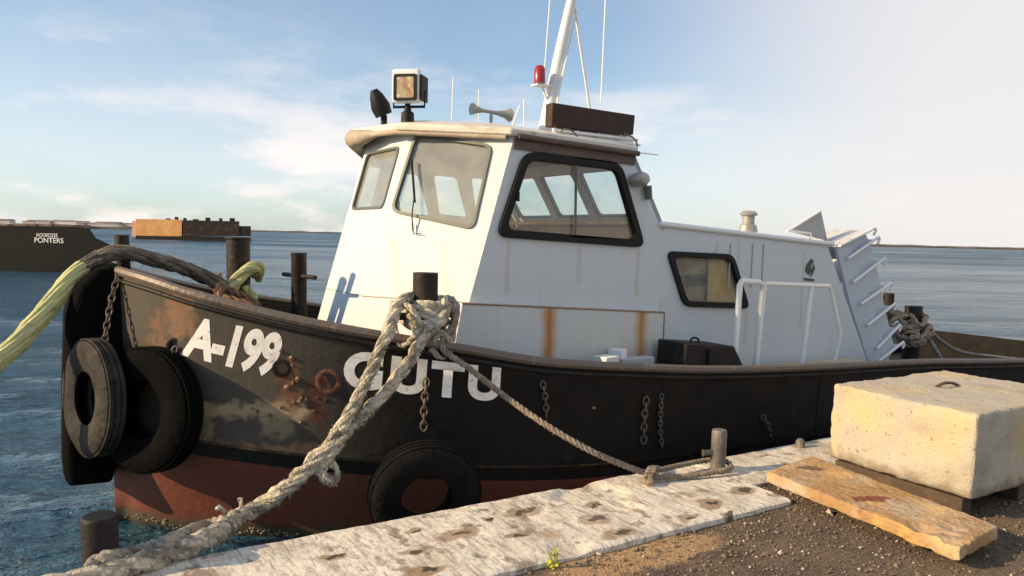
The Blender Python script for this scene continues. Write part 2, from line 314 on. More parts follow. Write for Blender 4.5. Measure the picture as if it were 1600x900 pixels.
# rotate cap texture to the quay by giving the object the quay's rotation
qrot=math.atan2(qd.y,qd.x)
def qobj(mb,name,m,**k):                                          # build in quay-local coordinates (x along, y = -v)
    o=mb.build(name,m,local=True,**k); o.location=(qb.x,qb.y,0); o.rotation_euler=(0,0,qrot); return o
def ragged(u0,u1,v0,v1,z0,z1,seed,amp=.011,nu=160,nv=14):
    mb=MB(); vs=[];fs=[]
    for i in range(nu+1):
        for j in range(nv+1):
            u=u0+(u1-u0)*i/nu; v=v0+(v1-v0)*j/nv; e=amp*noise.noise(Vector((u*5,j>nv/2 and 9 or 0,seed)))+amp*.6*noise.noise(Vector((u*19,j>nv/2 and 9 or 0,seed)))
            if j==0: v+=e-amp*.2
            if j==nv: v+=e*.6
            z=z1+.005*noise.noise(Vector((u*3,v*3,seed)))+.004*noise.noise(Vector((u*11,v*11,seed)))
            p=noise.noise(Vector((u*1.7,v*2.6,seed+5)))
            if p>.33: z-=min(.03,(p-.33)*.16)
            if j in(0,nv): z-=.012
            vs.append((u,-v,z))
    W=nv+1
    fs+=[(i*W+j,(i+1)*W+j,(i+1)*W+j+1,i*W+j+1) for i in range(nu) for j in range(nv)]
    k=len(vs)
    for i in range(nu+1): vs.append((u0+(u1-u0)*i/nu,vs[i*W][1],z0))
    for i in range(nu+1): vs.append((u0+(u1-u0)*i/nu,vs[i*W+nv][1],z0))
    fs+=[(i*W,i+k,i+1+k,(i+1)*W) for i in range(nu)]+[(i*W+nv,(i+1)*W+nv,i+1+k+nu+1,i+k+nu+1) for i in range(nu)]
    fs+=[tuple(j for j in range(W))+(k+nu+1,k),tuple(nu*W+j for j in range(W))[::-1]+(k+nu,k+2*nu+1)]
    return mb.add(vs,fs)
wallM=mat('quay_wall_concrete',(.16,.14,.12),.9,0,[((.06,.055,.045),(1,1,.5),4,.4,.7,.8)],.6,12)
struct(qobj(ragged(-6,uEnd,0,CAPW,.30,QZ,1.0,nu=420,nv=40),'quay_edge',capM,smooth=True))
struct(qobj(ragged(uEnd+.012,16,0,CAPW*.62,.30,QZ,3.0,nu=300,nv=20),'quay_edge',capM,smooth=True))
struct(qobj(MB().box((5,-(.04+CAPW/2),-.6),(24,CAPW-.1,1.78)),'quay_wall',wallM))
asM=mat('asphalt',(.11,.08,.055),.95,0,[((.19,.14,.10),U,45,.45,.62,.8),((.03,.026,.022),U,3,.45,.68,.7),((.17,.115,.07),U,1.4,.55,.7,.55)],1.0,60,8)
sp=w2q(atz(985,870,GZ)); 
addmask(asM,'ell',(.42,.27,.14),(sp[0]+.05,-sp[1]-.02,.62,.17),.85,7,.16)
mb=MB(); vs=[];fs=[]; nu,nv=150,110
for i in range(nu+1):
    for j in range(nv+1):
        u=-3+9*i/nu; v=CAPW*.60+5.5*j/nv
        z=GZ+.012*noise.noise(Vector((u*2,v*2,7)))+.006*noise.noise(Vector((u*14,v*14,3)))
        vs.append((u,-v,z))
fs=[(i*(nv+1)+j,(i+1)*(nv+1)+j,(i+1)*(nv+1)+j+1,i*(nv+1)+j+1) for i in range(nu) for j in range(nv)]
struct(qobj(MB().add(vs,fs),'quay_ground',asM,smooth=True))
struct(qobj(MB().add([(-60,-CAPW*.55,.44),(90,-CAPW*.55,.44),(90,-80,.44),(-60,-80,.44)],[(3,2,1,0)]),'ground',asM))
# gravel and chips lying on the asphalt
def pebble(mb,c,r,q):
    vs=[Vector((q.uniform(.6,1)*x,q.uniform(.6,1)*y,q.uniform(.5,.8)*z)).normalized()*r*q.uniform(.7,1.1) for x,y,z in((1,0,0),(-1,0,0),(0,1,0),(0,-1,0),(0,0,1),(0,0,-1))]
    a=q.uniform(0,6.28); m=Matrix.Rotation(a,3,'Z'); vs=[m@v for v in vs]
    mb.add([c+v for v in vs],[(4,0,2),(4,2,1),(4,1,3),(4,3,0),(5,2,0),(5,1,2),(5,3,1),(5,0,3)])
gq=random.Random(3); g1=MB(); g2=MB()
for i in range(9000):
    u=gq.uniform(-.6,5); v=CAPW*1.0+abs(gq.gauss(0,1))*1.2+.01
    if u>uEnd: v=CAPW*.63+abs(gq.gauss(0,1))*1.4
    r=gq.choice((.003,.003,.004,.005,.006,.008,.011)) if gq.random()<.985 else gq.uniform(.013,.022); c=Vector((u,-v,GZ+.004+.012*noise.noise(Vector((u*2,v*2,7)))))
    pebble(g1 if gq.random()<.85 else g2,c,r,gq)
gm1=mat('gravel_brown',(.11,.085,.065),.95,0,[((.22,.17,.12),U,30,.4,.6,.9)]); gm2=mat('gravel_pale',(.42,.36,.28),.9)
o=qobj(g1,'gravel',gm1); o['kind']='stuff'; tag(o,'brown grit and gravel scattered over the dark asphalt of the quay','gravel')
o=qobj(g2,'gravel',gm2); o['kind']='stuff'; tag(o,'pale stone chips scattered over the dark asphalt of the quay','gravel')
for (px,py,r,lab) in ((1294,800,.022,'pale stone lying beside the left end of the orange slab'),(1419,842,.015,'small pale stone below the broken front edge of the orange slab'),(936,866,.013,'small pale stone beside the edge of the white quay cap')):
    c=atz(px,py,GZ+.01); mb=MB(); q=random.Random(px)
    for k in range(3): pebble(mb,c+Vector((q.uniform(-1,1)*r*.5,q.uniform(-1,1)*r*.4,0)),r,q)
    tag(mb.build('stone',gm2),lab,'stone')
# ------------------------------------------------------------------ the tug
boat=empty('tugboat',BO,YAW)
tag(boat,'black hulled tugboat with white wheelhouse moored alongside the quay','tugboat')
GB=[(0,.10),(.06,.36),(.16,.62),(.4,.93),(.7,1.14),(1.0,1.31),(1.4,1.49),(2,1.70),(2.6,1.82),(3.4,1.90),(4.5,1.93),(7,1.90),(9,1.86),(10.3,1.8),(12.5,1.6)]
GZt=[(0,1.86),(.15,1.82),(.4,1.735),(1.0,1.575),(2,1.385),(2.6,1.275),(3.4,1.195),(4,1.14),(5.3,1.065),(7.2,.985),(8.5,.90),(10.3,.80),(12.5,.74)]
KZ=[(0,.82),(.4,.77),(1,.69),(2,.58),(3,.50),(5,.44),(7,.40),(8,.36),(10.3,.22),(12.5,.16)]
WB=[(0,.02),(.06,.03),(.16,.18),(.4,.45),(.7,.72),(1,.94),(1.4,1.18),(2,1.45),(2.6,1.62),(3.4,1.76),(4.5,1.82),(7,1.78),(9,1.7),(12.5,1.3)]
def gb(x): return interp(GB,x)
def gz(x): return interp(GZt,x)
def kz(x): return interp(KZ,x)
def kb(x):  return gb(x)-.03-.05*max(0,1-x/3)
def hy(x,z):                       # half-breadth of the outer skin
    zg,zk=gz(x),kz(x)
    if z>=zk: t=(zg-z)/(zg-zk); return gb(x)*(1-t)+kb(x)*t-.012*math.sin(math.pi*t)
    t=max(0,min(1.4,(zk-.03-z)/(zk-.03))); return max(.01,(kb(x)-.05)*(1-t)+interp(WB,x)*t)
xs=[0,.02,.04,.06,.08,.1,.13,.16,.19,.22]+[.26+.04*i for i in range(70)]+[3.15+.15*i for i in range(30)]+[7.7+.4*i for i in range(12)]+[12.5]
def shell(levels,name,m):
    mb=MB()
    for sgn in(-1,1):
        vs=[];fs=[];nl=len(levels(1.0))
        for x in xs:
            for z in levels(x): vs.append((x,sgn*hy(x,z),z))
        fs=[(i*nl+j,(i+1)*nl+j,(i+1)*nl+j+1,i*nl+j+1) for i in range(len(xs)-1) for j in range(nl-1)]
        mb.add(vs,fs)
        # stem and transom halves
        mb.add([(xs[0],0,z) for z in levels(xs[0])]+[(xs[0],sgn*hy(xs[0],z),z) for z in levels(xs[0])],[(j,j+1,nl+j+1,nl+j) for j in range(nl-1)])
        mb.add([(xs[-1],0,z) for z in levels(xs[-1])]+[(xs[-1],sgn*hy(xs[-1],z),z) for z in levels(xs[-1])],[(j,j+1,nl+j+1,nl+j) for j in range(nl-1)])
    return mb.build(name,m,boat,smooth=True)
hull=shell(lambda x:[kz(x)+(gz(x)-kz(x))*k/20 for k in range(21)],'hull',hullM)
shell(lambda x:[kz(x)-.03-.10*k/2 for k in range(3)],'shade_band',blackM)  # black strip painted for the undercut shade below the knuckle
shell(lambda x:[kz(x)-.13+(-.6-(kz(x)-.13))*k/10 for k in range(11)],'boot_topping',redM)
def along(zf,off,r,name,m,x0=0,x1=12.5,n=130,both=True):
    mb=MB()
    for sgn in((-1,1) if both else (-1,)):
        pts=[]
        for i in range(n+1):
            x=x0+(x1-x0)*(i/n)**1.5; z=zf(x); pts.append((x,sgn*(hy(x,min(z,gz(x)))+off),z))
        mb.tube(pts,r,8)
    return mb.build(name,m,boat,smooth=True)
along(lambda x:gz(x)+.005,-.01,.033,'gunwale_rail',railM)
along(lambda x:gz(x)-.06,.006,.016,'gunwale_rail',blackM)
along(lambda x:kz(x)-.005,-.012,.03,'rubbing_strake',mat('strake',(.06,.045,.035),.7,0,[((.3,.19,.1),U,7,.5,.62,.8)],.5,25))
# growth at the waterline
mb=MB(); q=random.Random(5)
for i in range(420):
    x=.05+q.random()**1.2*4; z=.0+abs(q.gauss(0,.025))+.03*math.sin(x*9); y=-hy(x,z)
    pebble(mb,Vector((x,y,z)),q.uniform(.006,.016),q)
o=mb.build('barnacles',barn,boat); o['kind']='stuff'
# bulwark inside and deck
DK=lambda x:gz(x)-.45
mb=MB()
for sgn in(-1,1):
    vs=[]
    for x in xs[1:]:
        b_=max(.02,gb(x)-.07); vs+=[(x+.04,sgn*gb(x),gz(x)-.002),(x+.05,sgn*b_,gz(x)-.004),(x+.05,sgn*(b_-.02),DK(x))]
    mb.add(vs,[(i*3+j,(i+1)*3+j,(i+1)*3+j+1,i*3+j+1) for i in range(len(xs)-2) for j in(0,1)])
mb.build('bulwark',mat('bulwark_black',(.008,.007,.007),.75,0,[((.02,.015,.012),U,5,.5,.75,.6)],.2,20),boat,smooth=True)
mb=MB(); vs=[]
for x in xs[1:]:
    b_=max(.02,gb(x)-.085); vs+=[(x+.05,-b_,DK(x)),(x+.05,b_,DK(x))]
mb.add(vs,[(i*2,i*2+2,i*2+3,i*2+1) for i in range(len(xs)-2)]).build('deck',deckM,boat)
# bow pad
mb=MB()
prof=[(-.04,.36),(-.30,.37),(-.325,.45),(-.31,1.0),(-.28,1.55),(-.22,1.76),(-.08,1.88),(.05,1.90),(.08,1.6),(.08,.7)]
for k,y in enumerate((-.30,-.24,.24,.30)):
    g=.04 if k in(0,3) else 0
    mb.v+= [Vector((x+ (g if x<-.2 else 0),y,z-(g*.5 if z>1.5 else -g*.5 if z<.5 else 0))) for x,z in prof]
m_=len(prof)
mb.f+=[(k*m_+i,k*m_+(i+1)%m_,(k+1)*m_+(i+1)%m_,(k+1)*m_+i) for k in range(3) for i in range(m_)]+[tuple(range(m_)),tuple(3*m_+i for i in range(m_))[::-1]]
mb.build('bow_fender',rubDarkM,boat,bevel=.02)
# lettering wrapped on the skin
def lettering(txt,name,tl,tr,bl,br,thick=.0,sx=1.0,spacing=1.0,parent=boat,mirror=False):
    """corners are (x,z) on the hull skin"""
    cu=bpy.data.curves.new(name,'FONT'); cu.body=txt; cu.size=1; cu.offset=thick; cu.space_character=spacing; cu.resolution_u=5
    tmp=bpy.data.objects.new('tmp',cu); COL.objects.link(tmp)
    me=bpy.data.meshes.new_from_object(tmp.evaluated_get(bpy.context.evaluated_depsgraph_get())); bpy.data.objects.remove(tmp); bpy.data.curves.remove(cu)
    import bmesh
    bm=bmesh.new(); bm.from_mesh(me)
    xs_=[v.co.x for v in bm.verts]; ys_=[v.co.y for v in bm.verts]; x0,x1,y0,y1=min(xs_),max(xs_),min(ys_),max(ys_)
    for _ in range(2): bmesh.ops.subdivide_edges(bm,edges=[e for e in bm.edges if e.calc_length()>.12],cuts=1)
    bmesh.ops.triangulate(bm,faces=bm.faces)
    for v in bm.verts:
        u=(v.co.x-x0)/(x1-x0); h=(v.co.y-y0)/(y1-y0)
        X=(bl[0]*(1-u)+br[0]*u)*(1-h)+(tl[0]*(1-u)+tr[0]*u)*h; Z=(bl[1]*(1-u)+br[1]*u)*(1-h)+(tl[1]*(1-u)+tr[1]*u)*h
        v.co=Vector((X,-hy(X,Z)-.0022,Z))
    bm.to_mesh(me); bm.free(); o=bpy.data.objects.new(name,me); COL.objects.link(o); o.parent=parent; me.materials.clear(); me.materials.append(letterM)
    return o
def hullpx(px,py):
    # intersect the viewing ray with the port skin
    y=1.3
    for _ in range(40):
        p=loc(px,py,-y); y=.5*y+.5*hy(max(.01,p.x),p.z)
    p=loc(px,py,-y); return (p.x,p.z)
lettering('A-199','registration_number',hullpx(299,493),hullpx(446,522),hullpx(281,556),hullpx(427,592),.045,spacing=.95)
lettering('GUTU','boat_name',hullpx(540,546),hullpx(783,574),hullpx(534,606),hullpx(780,628),.045,spacing=1.2)
# holes, doubler and freeing port on the bow
for (px,py,r) in((273,540,.05),(440,575,.06),):
    mb=MB()
    x,z=hullpx(px,py); y=-hy(x,z); mb.lathe([(r,-.01),(r,.012),(r*.7,.014),(r*.65,-.008)],Matrix.Translation((x,y,z))@Vector((-.35,-.93,0)).to_track_quat('Z','Y').to_matrix().to_4x4(),16)
    mb.build('fairlead',blackM,boat,smooth=True)
mb=MB(); x,z=hullpx(513,596); mb.lathe([(.085,-.01),(.085,.01),(.07,.016),(.055,.014),(.05,.0)],Matrix.Translation((x,-hy(x,z),z))@Vector((-.3,-.95,0)).to_track_quat('Z','Y').to_matrix().to_4x4(),20)
mb.build('hull_port',mat('rusty_ring',(.10,.035,.022),.8,0,[((.22,.1,.06),U,14,.5,.6,.7)],.6,30),boat,smooth=True)
mb=MB(); q=random.Random(2)
for (px,py,n_,s_) in((445,560,3,.03),(455,600,4,.035),(470,628,4,.03),(430,645,3,.03),(505,628,2,.02),(930,645,1,.018),(400,640,2,.025),(480,650,2,.03)):
    for k in range(n_):
        x,z=hullpx(px+q.uniform(-12,12),py+q.uniform(-12,12)); pebble(mb,Vector((x,-hy(x,z)-.004,z)),s_*q.uniform(.4,1),q)
o=mb.build('rust_scab',mat('rust_flakes',(.17,.09,.05),.95,0,[((.4,.32,.22),U,20,.5,.62,.8),((.03,.025,.02),U,11,.5,.6,.8)],.8,40),boat); o['kind']='stuff'
# weld seams and frames showing through the plating
for x in(3.62,5.5):
    mb=MB(); mb.tube([(x,-hy(x,z_)-.001,z_) for z_ in [kz(x)+.02+(gz(x)-kz(x)-.06)*k/6 for k in range(7)]],.004,6)
    mb.build('weld_seam',hullM,boat,smooth=True)
# ---------------- wheelhouse
def FX(z,): return 1.68+(z-1.42)*.29
def SX(z,): return 2.225+(z-1.43)*.29
def AX(z): return 3.83+(2.88-z)*.62
ZB,ZT,ZA=.85,2.95,2.88
Wd,Hf=1.2,.45
AXb=AX(2.25)
def ptF(s,z): return Vector((FX(z),s*Hf,z))
def ptS(s,z): return Vector((SX(z),s*Wd,z))
def ptA(s,z): return Vector((AX(z),s*Wd,z))
def roundpoly(pts,r,n=5):
    o=[];m=len(pts)
    for i in range(m):
        p=pts[i];a=(pts[i-1]-p);b_=(pts[(i+1)%m]-p);k=min(r,a.length*.45,b_.length*.45);a=p+a.normalized()*k;b_=p+b_.normalized()*k
        for j in range(n+1):
            t_=j/n; o.append(a*(1-t_)**2+p*2*t_*(1-t_)+b_*t_*t_)
    return o
def inset(pts,d,nrm):                     # move each edge inwards by d
    m=len(pts); c=sum(pts,Vector())/m; o=[]
    for i in range(m):
        p=pts[i]; e1=(p-pts[i-1]).normalized(); e2=(pts[(i+1)%m]-p).normalized()
        n1=nrm.cross(e1).normalized(); n2=nrm.cross(e2).normalized()
        if n1.dot(c-p)<0: n1=-n1
        if n2.dot(c-p)<0: n2=-n2
        o.append(p+(n1+n2)*(d/(1+n1.dot(n2))))
    return o
def nrm(a,b_,c,outw):
    n_=(b_-a).cross(c-a).normalized(); return n_ if n_.dot(outw)>0 else -n_
house=MB()
inner=MB()
def window(corners,n_,rad,fw_,fd,fm,gm,parent,bars=(),name='window'):
    """frame ring + pane; corners define the clear opening edge's outer gasket line"""
    out=roundpoly(corners,rad); inn=roundpoly(inset(corners,fw_,n_),max(.02,rad-fw_*.5))
    mb=MB(); mb.plate([p+n_*fd for p in out],[[p+n_*fd for p in inn]],n_,fd+.03)
    wo=mb.build(name,fm,parent,bevel=.006)
    g=MB(); pc=[p-n_*.012 for p in roundpoly(inset(corners,fw_*.6,n_),max(.02,rad-fw_*.5))]
    g.plate(pc,[],n_,.004); g.build('pane',gm,wo)
    return wo
def wall(quad,n_,wins,th=.04,mb=None):
    (mb or house).plate(quad,[roundpoly(inset(w_,.012,n_),r_) for w_,r_ in wins],n_,th)
def pxq(pts,p0,n_): return [onplane(px,py,p0,n_) for px,py in pts]
ZS={-1:2.905,1:3.0}; ZF={-1:2.965,1:3.02}; ZAA={-1:2.865,1:2.95}
hs=[]; twn=[onplane(px,py,Vector((0,-Wd,0)),Vector((0,1,0))) for px,py in((1040,392),(1143,397),(1169,482),(1067,479))]
# port side wall (with the big sliding window) down to the casing
for s in(-1,1):
    quad=[ptS(s,ZB),ptS(s,ZS[s]),ptA(s,ZAA[s]),ptA(s,2.27)]+([Vector((6.45,-Wd,2.15)),Vector((7.3,-Wd,ZB))] if s<0 else [Vector((4.6,Wd,2.25)),Vector((4.6,Wd,ZB))])
    n_=Vector((0,s,0))
    wq=[onplane(px,py,Vector((0,-Wd,0)),Vector((0,1,0))) for px,py in((818,236),(968,254),(1006,387),(773,370))]
    if s==-1: hs.append((quad,n_,[(wq,.09)],.062,.03))
    else: hs.append((quad,n_,None,0,0))
for s in(-1,1):      # corner facets
    quad=[ptF(s,ZB),ptF(s,ZF[s]),ptS(s,ZS[s]),ptS(s,ZB)]; n_=nrm(quad[0],quad[1],quad[2],quad[0]-Vector((3,0,quad[0].z)))
    if s==-1:
        wq=pxq(((649,209),(771,226),(741,360),(610,331)),quad[0],n_); FACN=n_
        hs.append((quad,n_,[(wq,.07)],.018,.014)); portw=wq
    else:
        wq=[Vector((p.x,-p.y,p.z)) for p in portw]; hs.append((quad,n_,[(wq,.07)],.018,.014))
quad=[ptF(-1,ZB),ptF(-1,ZF[-1]),ptF(1,ZF[1]),ptF(1,ZB)]; n_=nrm(quad[0],quad[1],quad[2],Vector((-1,0,0)))
def fy(y,z): return Vector((FX(z),y,z))
wq=[fy(-.36,2.86),fy(.36,2.86),fy(.36,2.35),fy(-.36,2.35)]
hs.append((quad,n_,[(wq,.06)],.016,.012))
# starboard side: three panes between slanted pillars
sq=[]
for (xa,xb) in((2.62,2.97),(3.06,3.42),(3.51,3.86)):
    sq.append(([Vector((xa+.06,Wd,2.80)),Vector((xb+.02,Wd,2.79)),Vector((xb+.17,Wd,2.33)),Vector((xa+.14,Wd,2.35))],.04))
hs[1]=(hs[1][0],hs[1][1],sq,.02,.012)
# aft wall above the trunk
quad=[ptA(-1,2.25),ptA(-1,ZAA[-1]),ptA(1,ZAA[1]),ptA(1,2.25)]; n_=nrm(quad[0],quad[1],quad[2],Vector((1,0,0)))
aq=[]
for (ya,yb) in((-1.02,-.36),(-.28,.28),(.36,1.02)):
    aq.append(([Vector((AX(2.78),ya,2.78)),Vector((AX(2.78),yb,2.78)),Vector((AX(2.36),yb,2.36)),Vector((AX(2.36),ya,2.36))],.05))
hs.append((quad,n_,aq,.02,.012))
for quad,n_,wins,fw_,fd in hs: wall(quad,n_,(wins or [])+([(twn,.09)] if quad[0].y<-1.1 and n_.x==0 else []))
# trunk and aft casing walls
TA=[(6.45,2.15),(7.35,.85)]
TW=1.2
for (xx,z0,z1,ww,st_) in((2.62,1.70,2.12,.012,.5),(3.30,1.78,2.10,.02,.3),(3.92,1.66,2.08,.014,.55),(4.20,1.35,1.62,.012,.5),(5.30,1.2,1.52,.014,.55),(4.86,1.55,2.15,.02,.4),(5.15,1.7,2.15,.012,.5),(6.1,1.3,2.08,.015,.45),(2.35,1.0,1.62,.012,.35),(1.95,1.5,2.15,.012,.35),(2.2,1.6,2.1,.010,.3)):
    addmask(whiteM,'box',(.42,.29,.15),(xx-ww,xx+ww,z0,z1,.025),st_,6,.03)
wh=house.build('wheelhouse',whiteM,boat)
# the trunk window straddles the joint, so cut it with a boolean free recess: frame + dark cabin niche
gasket=[gasketM,None]
for k,(quad,n_,wins,fw_,fd) in enumerate(hs):
    for w_,r_ in (wins or []):
        big=(k==0)
        wo=window(w_,n_,r_+(.02 if big else .01),fw_ if big else .022,fd,gasketM if big else frameM,glassW if k in(2,4) else glassM,boat)
        if big:
            a=w_[0].lerp(w_[1],.52); b_=w_[3].lerp(w_[2],.50)
            MB().tube([a+Vector((0,-.012,0)),b_+Vector((0,-.012,0))],.011,6).build('mullion',frameM,wo)
            c=w_[3].lerp(w_[0],.5)+Vector((.06,-.03,-.02)); MB().box(c,(.02,.02,.07)).build('latch',gasketM,wo)
# reopen: trunk window
wo=window(twn,Vector((0,-1,0)),.09,.05,.03,gasketM,glassD,boat)
# ---------------- interior
mb=MB(); mb.plate([Vector((FX(2.1)+.05,-Hf,2.16)),Vector((SX(2.1)+.1,-Wd+.07,2.16)),Vector((SX(2.1)+.1,-Wd+.5,2.16)),Vector((FX(2.1)+.45,0,2.16)),Vector((SX(2.1)+.1,Wd-.3,2.16)),Vector((SX(2.1)+.1,Wd-.07,2.16)),Vector((FX(2.1)+.05,Hf,2.16))],[],Vector((0,0,1)),.9)
mb.build('console',intM,boat,bevel=.01)
mb=MB(); 
mb.plate([Vector((2.5,Wd-.045,1.9)),Vector((2.5,Wd-.045,2.345)),Vector((4.1,Wd-.045,2.32)),Vector((4.2,Wd-.045,1.9))],[],Vector((0,-1,0)),-.02+.04)
mb.box((3.35,Wd-.12,2.235),(1.55,.16,.03)); mb.box((AX(2.3)-.14,0,2.30),(.16,2.2,.03)); mb.box((AX(2.2)-.10,0,2.12),(.03,2.2,.30))
mb.box((3.3,.55,2.13),(1.4,.03,.16)); mb.box((3.3,.85,2.2),(1.4,.55,.025))
mb.build('wooden_shelf',woodM,boat)
mb=MB(); mb.box((3.2,0,.95),(1.9,2.2,.03)); mb.box((2.95,.9,1.5),(.5,.4,1.0)); mb.build('cabin_floor',intM,boat)
mb=MB().plate([Vector((FX(2.9)+.04,-Hf,2.9)),Vector((SX(2.9)+.03,-Wd+.05,2.9)),Vector((AX(2.88)-.04,-Wd+.05,2.86)),Vector((AX(2.88)-.04,Wd-.05,2.86)),Vector((SX(2.9)+.03,Wd-.05,2.9)),Vector((FX(2.9)+.04,Hf,2.9))],[],Vector((0,0,1)),.02); mb.build('ceiling_lining',ceilM,boat)
# ---------------- roof
ring=[(-Hf,FX(ZT)-.10),(Hf,FX(ZT)-.10)]
ro=[Vector((FX(ZT)-.12,-Hf-.03,ZF[-1])),Vector((SX(ZT)-.06,-Wd-.035,ZS[-1])),Vector((AX(ZA)+.02,-Wd-.035,ZAA[-1])),Vector((AX(ZA)+.02,Wd+.035,ZAA[1])),Vector((SX(ZT)-.06,Wd+.035,ZS[1])),Vector((FX(ZT)-.12,Hf+.03,ZF[1]))]
mb=MB(); k=len(ro); mb.add([p+Vector((0,0,0)) for p in ro]+[p+Vector((0,0,.055)) for p in ro]+[p.lerp(Vector((2.9,.1,3.09)),.25)+Vector((0,0,.085)) for p in ro],[tuple(range(k))[::-1]]+[(i,(i+1)%k,k+(i+1)%k,k+i) for i in range(k)]+[(k+i,k+(i+1)%k,2*k+(i+1)%k,2*k+i) for i in range(k)]+[tuple(2*k+i for i in range(k))])
roof=mb.build('roof',roofM,boat,bevel=.012)
mb=MB(); P=[Vector((SX(ZT)-.07,-Wd+.02,ZS[-1]-.01)),Vector((FX(ZT)-.10,-Hf,ZF[-1]-.01)),Vector((FX(ZT)-.13,0,ZF[-1]+.01)),Vector((FX(ZT)-.12,Hf,ZF[1]-.04)),Vector((SX(ZT)-.14,Wd-.02,ZS[1]-.08))]
P=[a.lerp(b_,t_/8) for a,b_ in zip(P[:-1],P[1:]) for t_ in range(8)]+[P[-1]]
mb.tube(P,[.022+.10*max(0,(i/len(P)-.45)/.55)**.7 for i in range(len(P))],12)
mb.build('visor',visM,roof,smooth=True)
# dark brown strip & drip rail at port roof edge
mb=MB(); mb.tube([Vector((SX(ZT),-Wd-.04,ZS[-1]-.002)),Vector((AX(ZA)+.02,-Wd-.04,ZAA[-1]-.002))],.022,8)
mb.box((3.24,-Wd-.008,ZS[-1]-.075),(1.2,.016,.08),Matrix.Rotation(.035,3,'Y')); mb.build('drip_rail',mat('dark_strip',(.10,.075,.065),.7,0,[((.2,.14,.1),(1,1,6),6,.5,.7,.6)]),roof,smooth=False)
# ---------------- lower casing with rust streaks
c0=loc(722,474,-1.26); c1=loc(1038,488,-1.26)
for (px,w_) in((858,.05),(1002,.045)):
    x=loc(px,510,-1.26).x; addmask(caseM,'box',(.50,.21,.03),(x-w_*1.2,x+w_*1.2,.8,1.62,.055),.95,4,.05)
    addmask(caseM,'box',(.28,.10,.03),(x-.015,x+.02,.8,1.64,.02),.7,9,.02)
addmask(caseM,'box',(.52,.46,.30),(3.0,c1.x,.8,1.5,.25),.3,2,.15)
mb=MB(); mb.plate([Vector((c0.x-.15,-1.21,ZB)),Vector((c0.x,-1.21,c0.z)),Vector((c1.x,-1.21,c1.z)),Vector((c1.x,-1.21,ZB))],[],Vector((0,1,0)),.05)
mb.build('side_casing',caseM,boat,bevel=.006)
mb=MB(); mb.tube([(c0.x,-1.262,c0.z),(c1.x,-1.262,c1.z),(c1.x+.003,-1.262,ZB)],.008,6); mb.build('casing_edge',mat('stained_edge',(.30,.20,.11),.6),boat)
mb=MB(); z_=c0.z
mb.tube([Vector((SX(z_)-.003,-Wd-.004,z_)),Vector((FX(z_)-.004,-Hf,z_)),Vector((FX(z_)-.004,Hf,z_))],.004,5); mb.build('seam',mat('seam_grey',(.45,.42,.36),.6),boat)
# ---------------- trunk top
mb=MB()
a0=loc(1035,349,-TW); a1=loc(1302,381,-TW)
mb.hexa([Vector((AX(2.3)-.05,-TW-.03,a0.z-.03)),Vector((a1.x,-TW-.03,a1.z-.03)),Vector((a1.x,TW+.03,a1.z-.03)),Vector((AX(2.3)-.05,TW+.03,a0.z-.03))],[Vector((AX(2.3)-.05,-TW-.03,a0.z+.02)),Vector((a1.x,-TW-.03,a1.z+.02)),Vector((a1.x,TW+.03,a1.z+.02)),Vector((AX(2.3)-.05,TW+.03,a0.z+.02))])
trunk=mb.build('cabin_top',trimM,boat,bevel=.02)
# trunk starboard / aft walls
mb=MB(); mb.plate([Vector((4.6,TW,ZB)),Vector((4.6,TW,2.24)),Vector((6.45,TW,2.14)),Vector((7.3,TW,ZB))],[],Vector((0,1,0)),.04)
mb.plate([Vector((6.43,-TW+.04,2.13)),Vector((6.43,TW-.04,2.13)),Vector((7.28,TW-.04,ZB)),Vector((7.28,-TW+.04,ZB))],[],Vector((.84,0,.55)),.03); mb.build('cabin_wall',whiteM,boat)
# grey streaks on the trunk side : raised pilaster strips
for px in(1141,1176,1193):
    mb=MB(); x=loc(px,385,-TW).x; mb.box((x,-TW-.004,1.93),(.012,.008,.42)); mb.build('wall_strip',mat('strip_grey',(.42,.40,.36),.6),boat)
# emblem: small dark flame above a bar
def flat(pxs,y,th,name,m,parent=boat):
    return MB().plate([loc(px,py,y) for px,py in pxs],[],Vector((0,-1,0)),th).build(name,m,parent)
embM=mat('emblem_green',(.05,.07,.06),.5)
mb=MB()
for pg in([(1268,404),(1272,408),(1267,416),(1269,423),(1264,430),(1259,424),(1260,414)],[(1271,412),(1274,419),(1270,429),(1266,433),(1269,423)],[(1257,434),(1272,436),(1272,440),(1257,438)]):
    mb.plate([loc(px,py,-TW-.006) for px,py in pg],[],Vector((0,-1,0)),.004)
mb.build('emblem',embM,boat)
# mushroom vent on the trunk
vb=loc(1169,352,-.7)
mb=MB(); mb.lathe([(.10,-.02),(.085,.05),(.062,.06),(.062,.145),(.085,.15),(.09,.17),(.06,.195),(.0,.2)],Matrix.Translation((vb.x,vb.y,a0.z-.02)),20); mb.build('vent',galvM,trunk,smooth=True)
